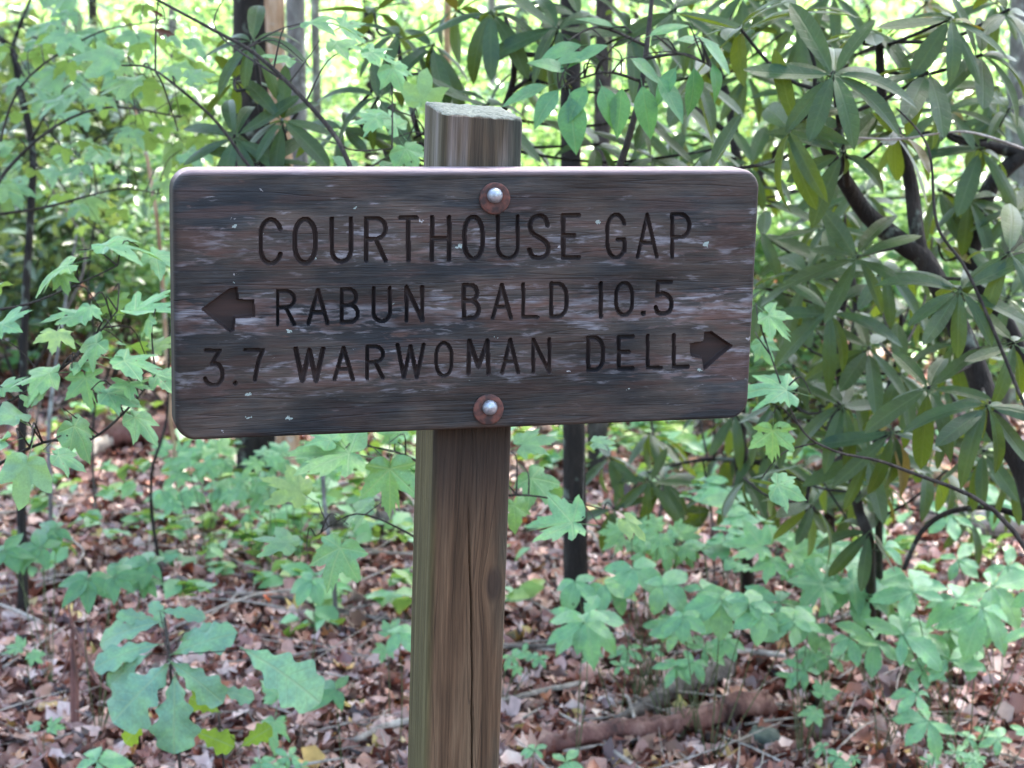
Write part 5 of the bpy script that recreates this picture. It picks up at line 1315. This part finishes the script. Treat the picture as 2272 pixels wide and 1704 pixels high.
log('fallen_branch', 'long thin dark stick crossing the litter left of the post', [(395, 1318), (500, 1355), (640, 1365), (760, 1395), (850, 1415)], .007, .007, 'wood_grey')
log('fallen_branch', 'thin grey stick lying behind the left maple leaves', [(490, 1128), (620, 1145), (760, 1150), (900, 1165)], .009, .008, 'wood_grey')
log('fallen_log', 'dark reddish log lying far back left of the sign', [(170, 1022), (280, 1008), (400, 995), (470, 985)], .065, .055, 'bark_red', cat='log')
log('fallen_branch', 'bleached curved branch lying against the dark far log', [(150, 1068), (215, 1026), (290, 990), (400, 972), (470, 985)], .042, .03, 'wood_pale')
log('fallen_log', 'grey log seen just left of the post', [(700, 1190), (800, 1205), (920, 1215)], .03, .04, 'wood_grey', cat='log')
log('fallen_log', 'bleached log lying far back at the right edge', [(2060, 1190), (2160, 1200), (2280, 1215)], .045, .045, 'wood_pale', cat='log')
log('fallen_log', 'orange barked log far back at right between the rhododendron stems', [(2030, 1085), (2090, 1100), (2150, 1115)], .04, .035, 'bark_orange', cat='log')
log('fallen_log', 'grey broken log in front of the bleached log at right', [(2040, 1160), (2120, 1175), (2210, 1180), (2290, 1190)], .025, .03, 'wood_grey', cat='log')
log('fallen_branch', 'pale stick lying under the green patch at right', [(1590, 1500), (1650, 1490), (1740, 1500)], .010, .008, 'wood_pale')
log('fallen_branch', 'grey stick lying just right of the post', [(1120, 1478), (1200, 1475), (1320, 1460)], .008, .006, 'wood_grey')
log('fallen_branch', 'bleached stick lying beneath the far leaves behind the sign at right', [(1190, 1010), (1330, 1015), (1500, 1000)], .022, .02, 'wood_pale')
def stone(label, u, v, s, mat, name='rock'):
    p, d = ground_at(u, v)
    root = thing(name, (p.x, p.y, hgt(p.x, p.y)), label, 'rock')
    vs, fs = [], []
    nu, nv = 18, 10
    for j in range(nv + 1):
        for i in range(nu):
            th, ph = 2 * math.pi * i / nu, math.pi * j / nv
            q = Vector((math.sin(ph) * math.cos(th), math.sin(ph) * math.sin(th), math.cos(ph)))
            q = Vector([math.copysign(abs(c) ** .6, c) for c in q])
            k = 1 + .25 * mnoise.noise(q * 1.6 + Vector((u, v, 0)))
            vs.append((q.x * s[0] * k, q.y * s[1] * k, q.z * s[2] * k + s[2] * .6))
    for j in range(nv):
        for i in range(nu): fs.append((j*nu+i, (j+1)*nu+i, (j+1)*nu+(i+1) % nu, j*nu+(i+1) % nu))
    obj('stone', mesh_np('stone', vs, fs, M[mat]), root)
stone('grey-green mossy rock at the end of the reddish branch', 1695, 1672, (.042, .04, .040), 'rock')
stone('small dark stone in the litter right of the post', 1190, 1545, (.035, .02, .012), 'rock_dark')
stone('low dark stone in the litter behind the creepers', 1680, 1440, (.03, .02, .012), 'rock_dark')
p, d = ground_at(102, 1508)
sh = thing('red_mushroom', (p.x, p.y, hgt(p.x, p.y)), 'small red mushroom cap in the litter at lower left', 'mushroom')
vs = [(r * math.cos(a * .5236), r * math.sin(a * .5236), z) for r, z in ((.012, .02), (.020, .028), (.021, .036), (.017, .045), (.009, .05), (.001, .052)) for a in range(12)]
obj('cap', mesh_np('cap', vs, [(j*12+i, j*12+(i+1) % 12, (j+1)*12+(i+1) % 12, (j+1)*12+i) for j in range(5) for i in range(12)], M['shroom']), sh)
tb = TB(); c0 = Vector(sh.location); tb.tube([(c0, .006), (c0 + Vector((0, 0, .03)), .005)], 8); tb.build('stalk', M['wood_pale'], sh)
for (u, v_, s, lab) in ((592, 1362, .05, 'bright orange leaf lying in the litter left of the post'), (556, 1065, .06, 'orange-red leaf lying by the foot of the thick trunk')):
    p, d = ground_at(u, v_)
    o = obj('orange_leaf', mesh_np('orange_leaf', LSH[1][0], [LSH[1][1]], M['orange_leaf']))
    o.matrix_world = Matrix.Translation((p.x, p.y, hgt(p.x, p.y) + .06)) @ Matrix.Rotation(.6, 4, 'Z') @ Matrix.Rotation(.5, 4, 'X') @ Matrix.Scale(s, 4)
    tag(o, lab, 'leaf')
# splintered dead stalk at lower left
b, bd = ground_at(166, 1640)
dk = thing('dead_stalk', (b.x, b.y, hgt(b.x, b.y)), 'brown splintered dead stalk standing left of the oak sapling', 'dead stem')
tb = TB()
tb.tube(spline([(b - Vector((0, 0, .03)), .011), (at(166, 1540, bd), .012), (at(162, 1440, bd), .006), (at(158, 1375, bd), .004), (at(143, 1300, bd + .02), .0016)], 5), 8, .5)
tb.tube(spline([(at(158, 1380, bd), .003), (at(190, 1450, bd - .03), .006), (at(215, 1510, bd - .06), .006), (at(250, 1535, bd - .1), .004)], 5), 7, .4)
tb.tube(spline([(at(160, 1400, bd), .003), (at(140, 1500, bd), .003), (at(118, 1525, bd), .002)], 5), 6, .3)
tb.build('stalk', M['bark_red'], dk)
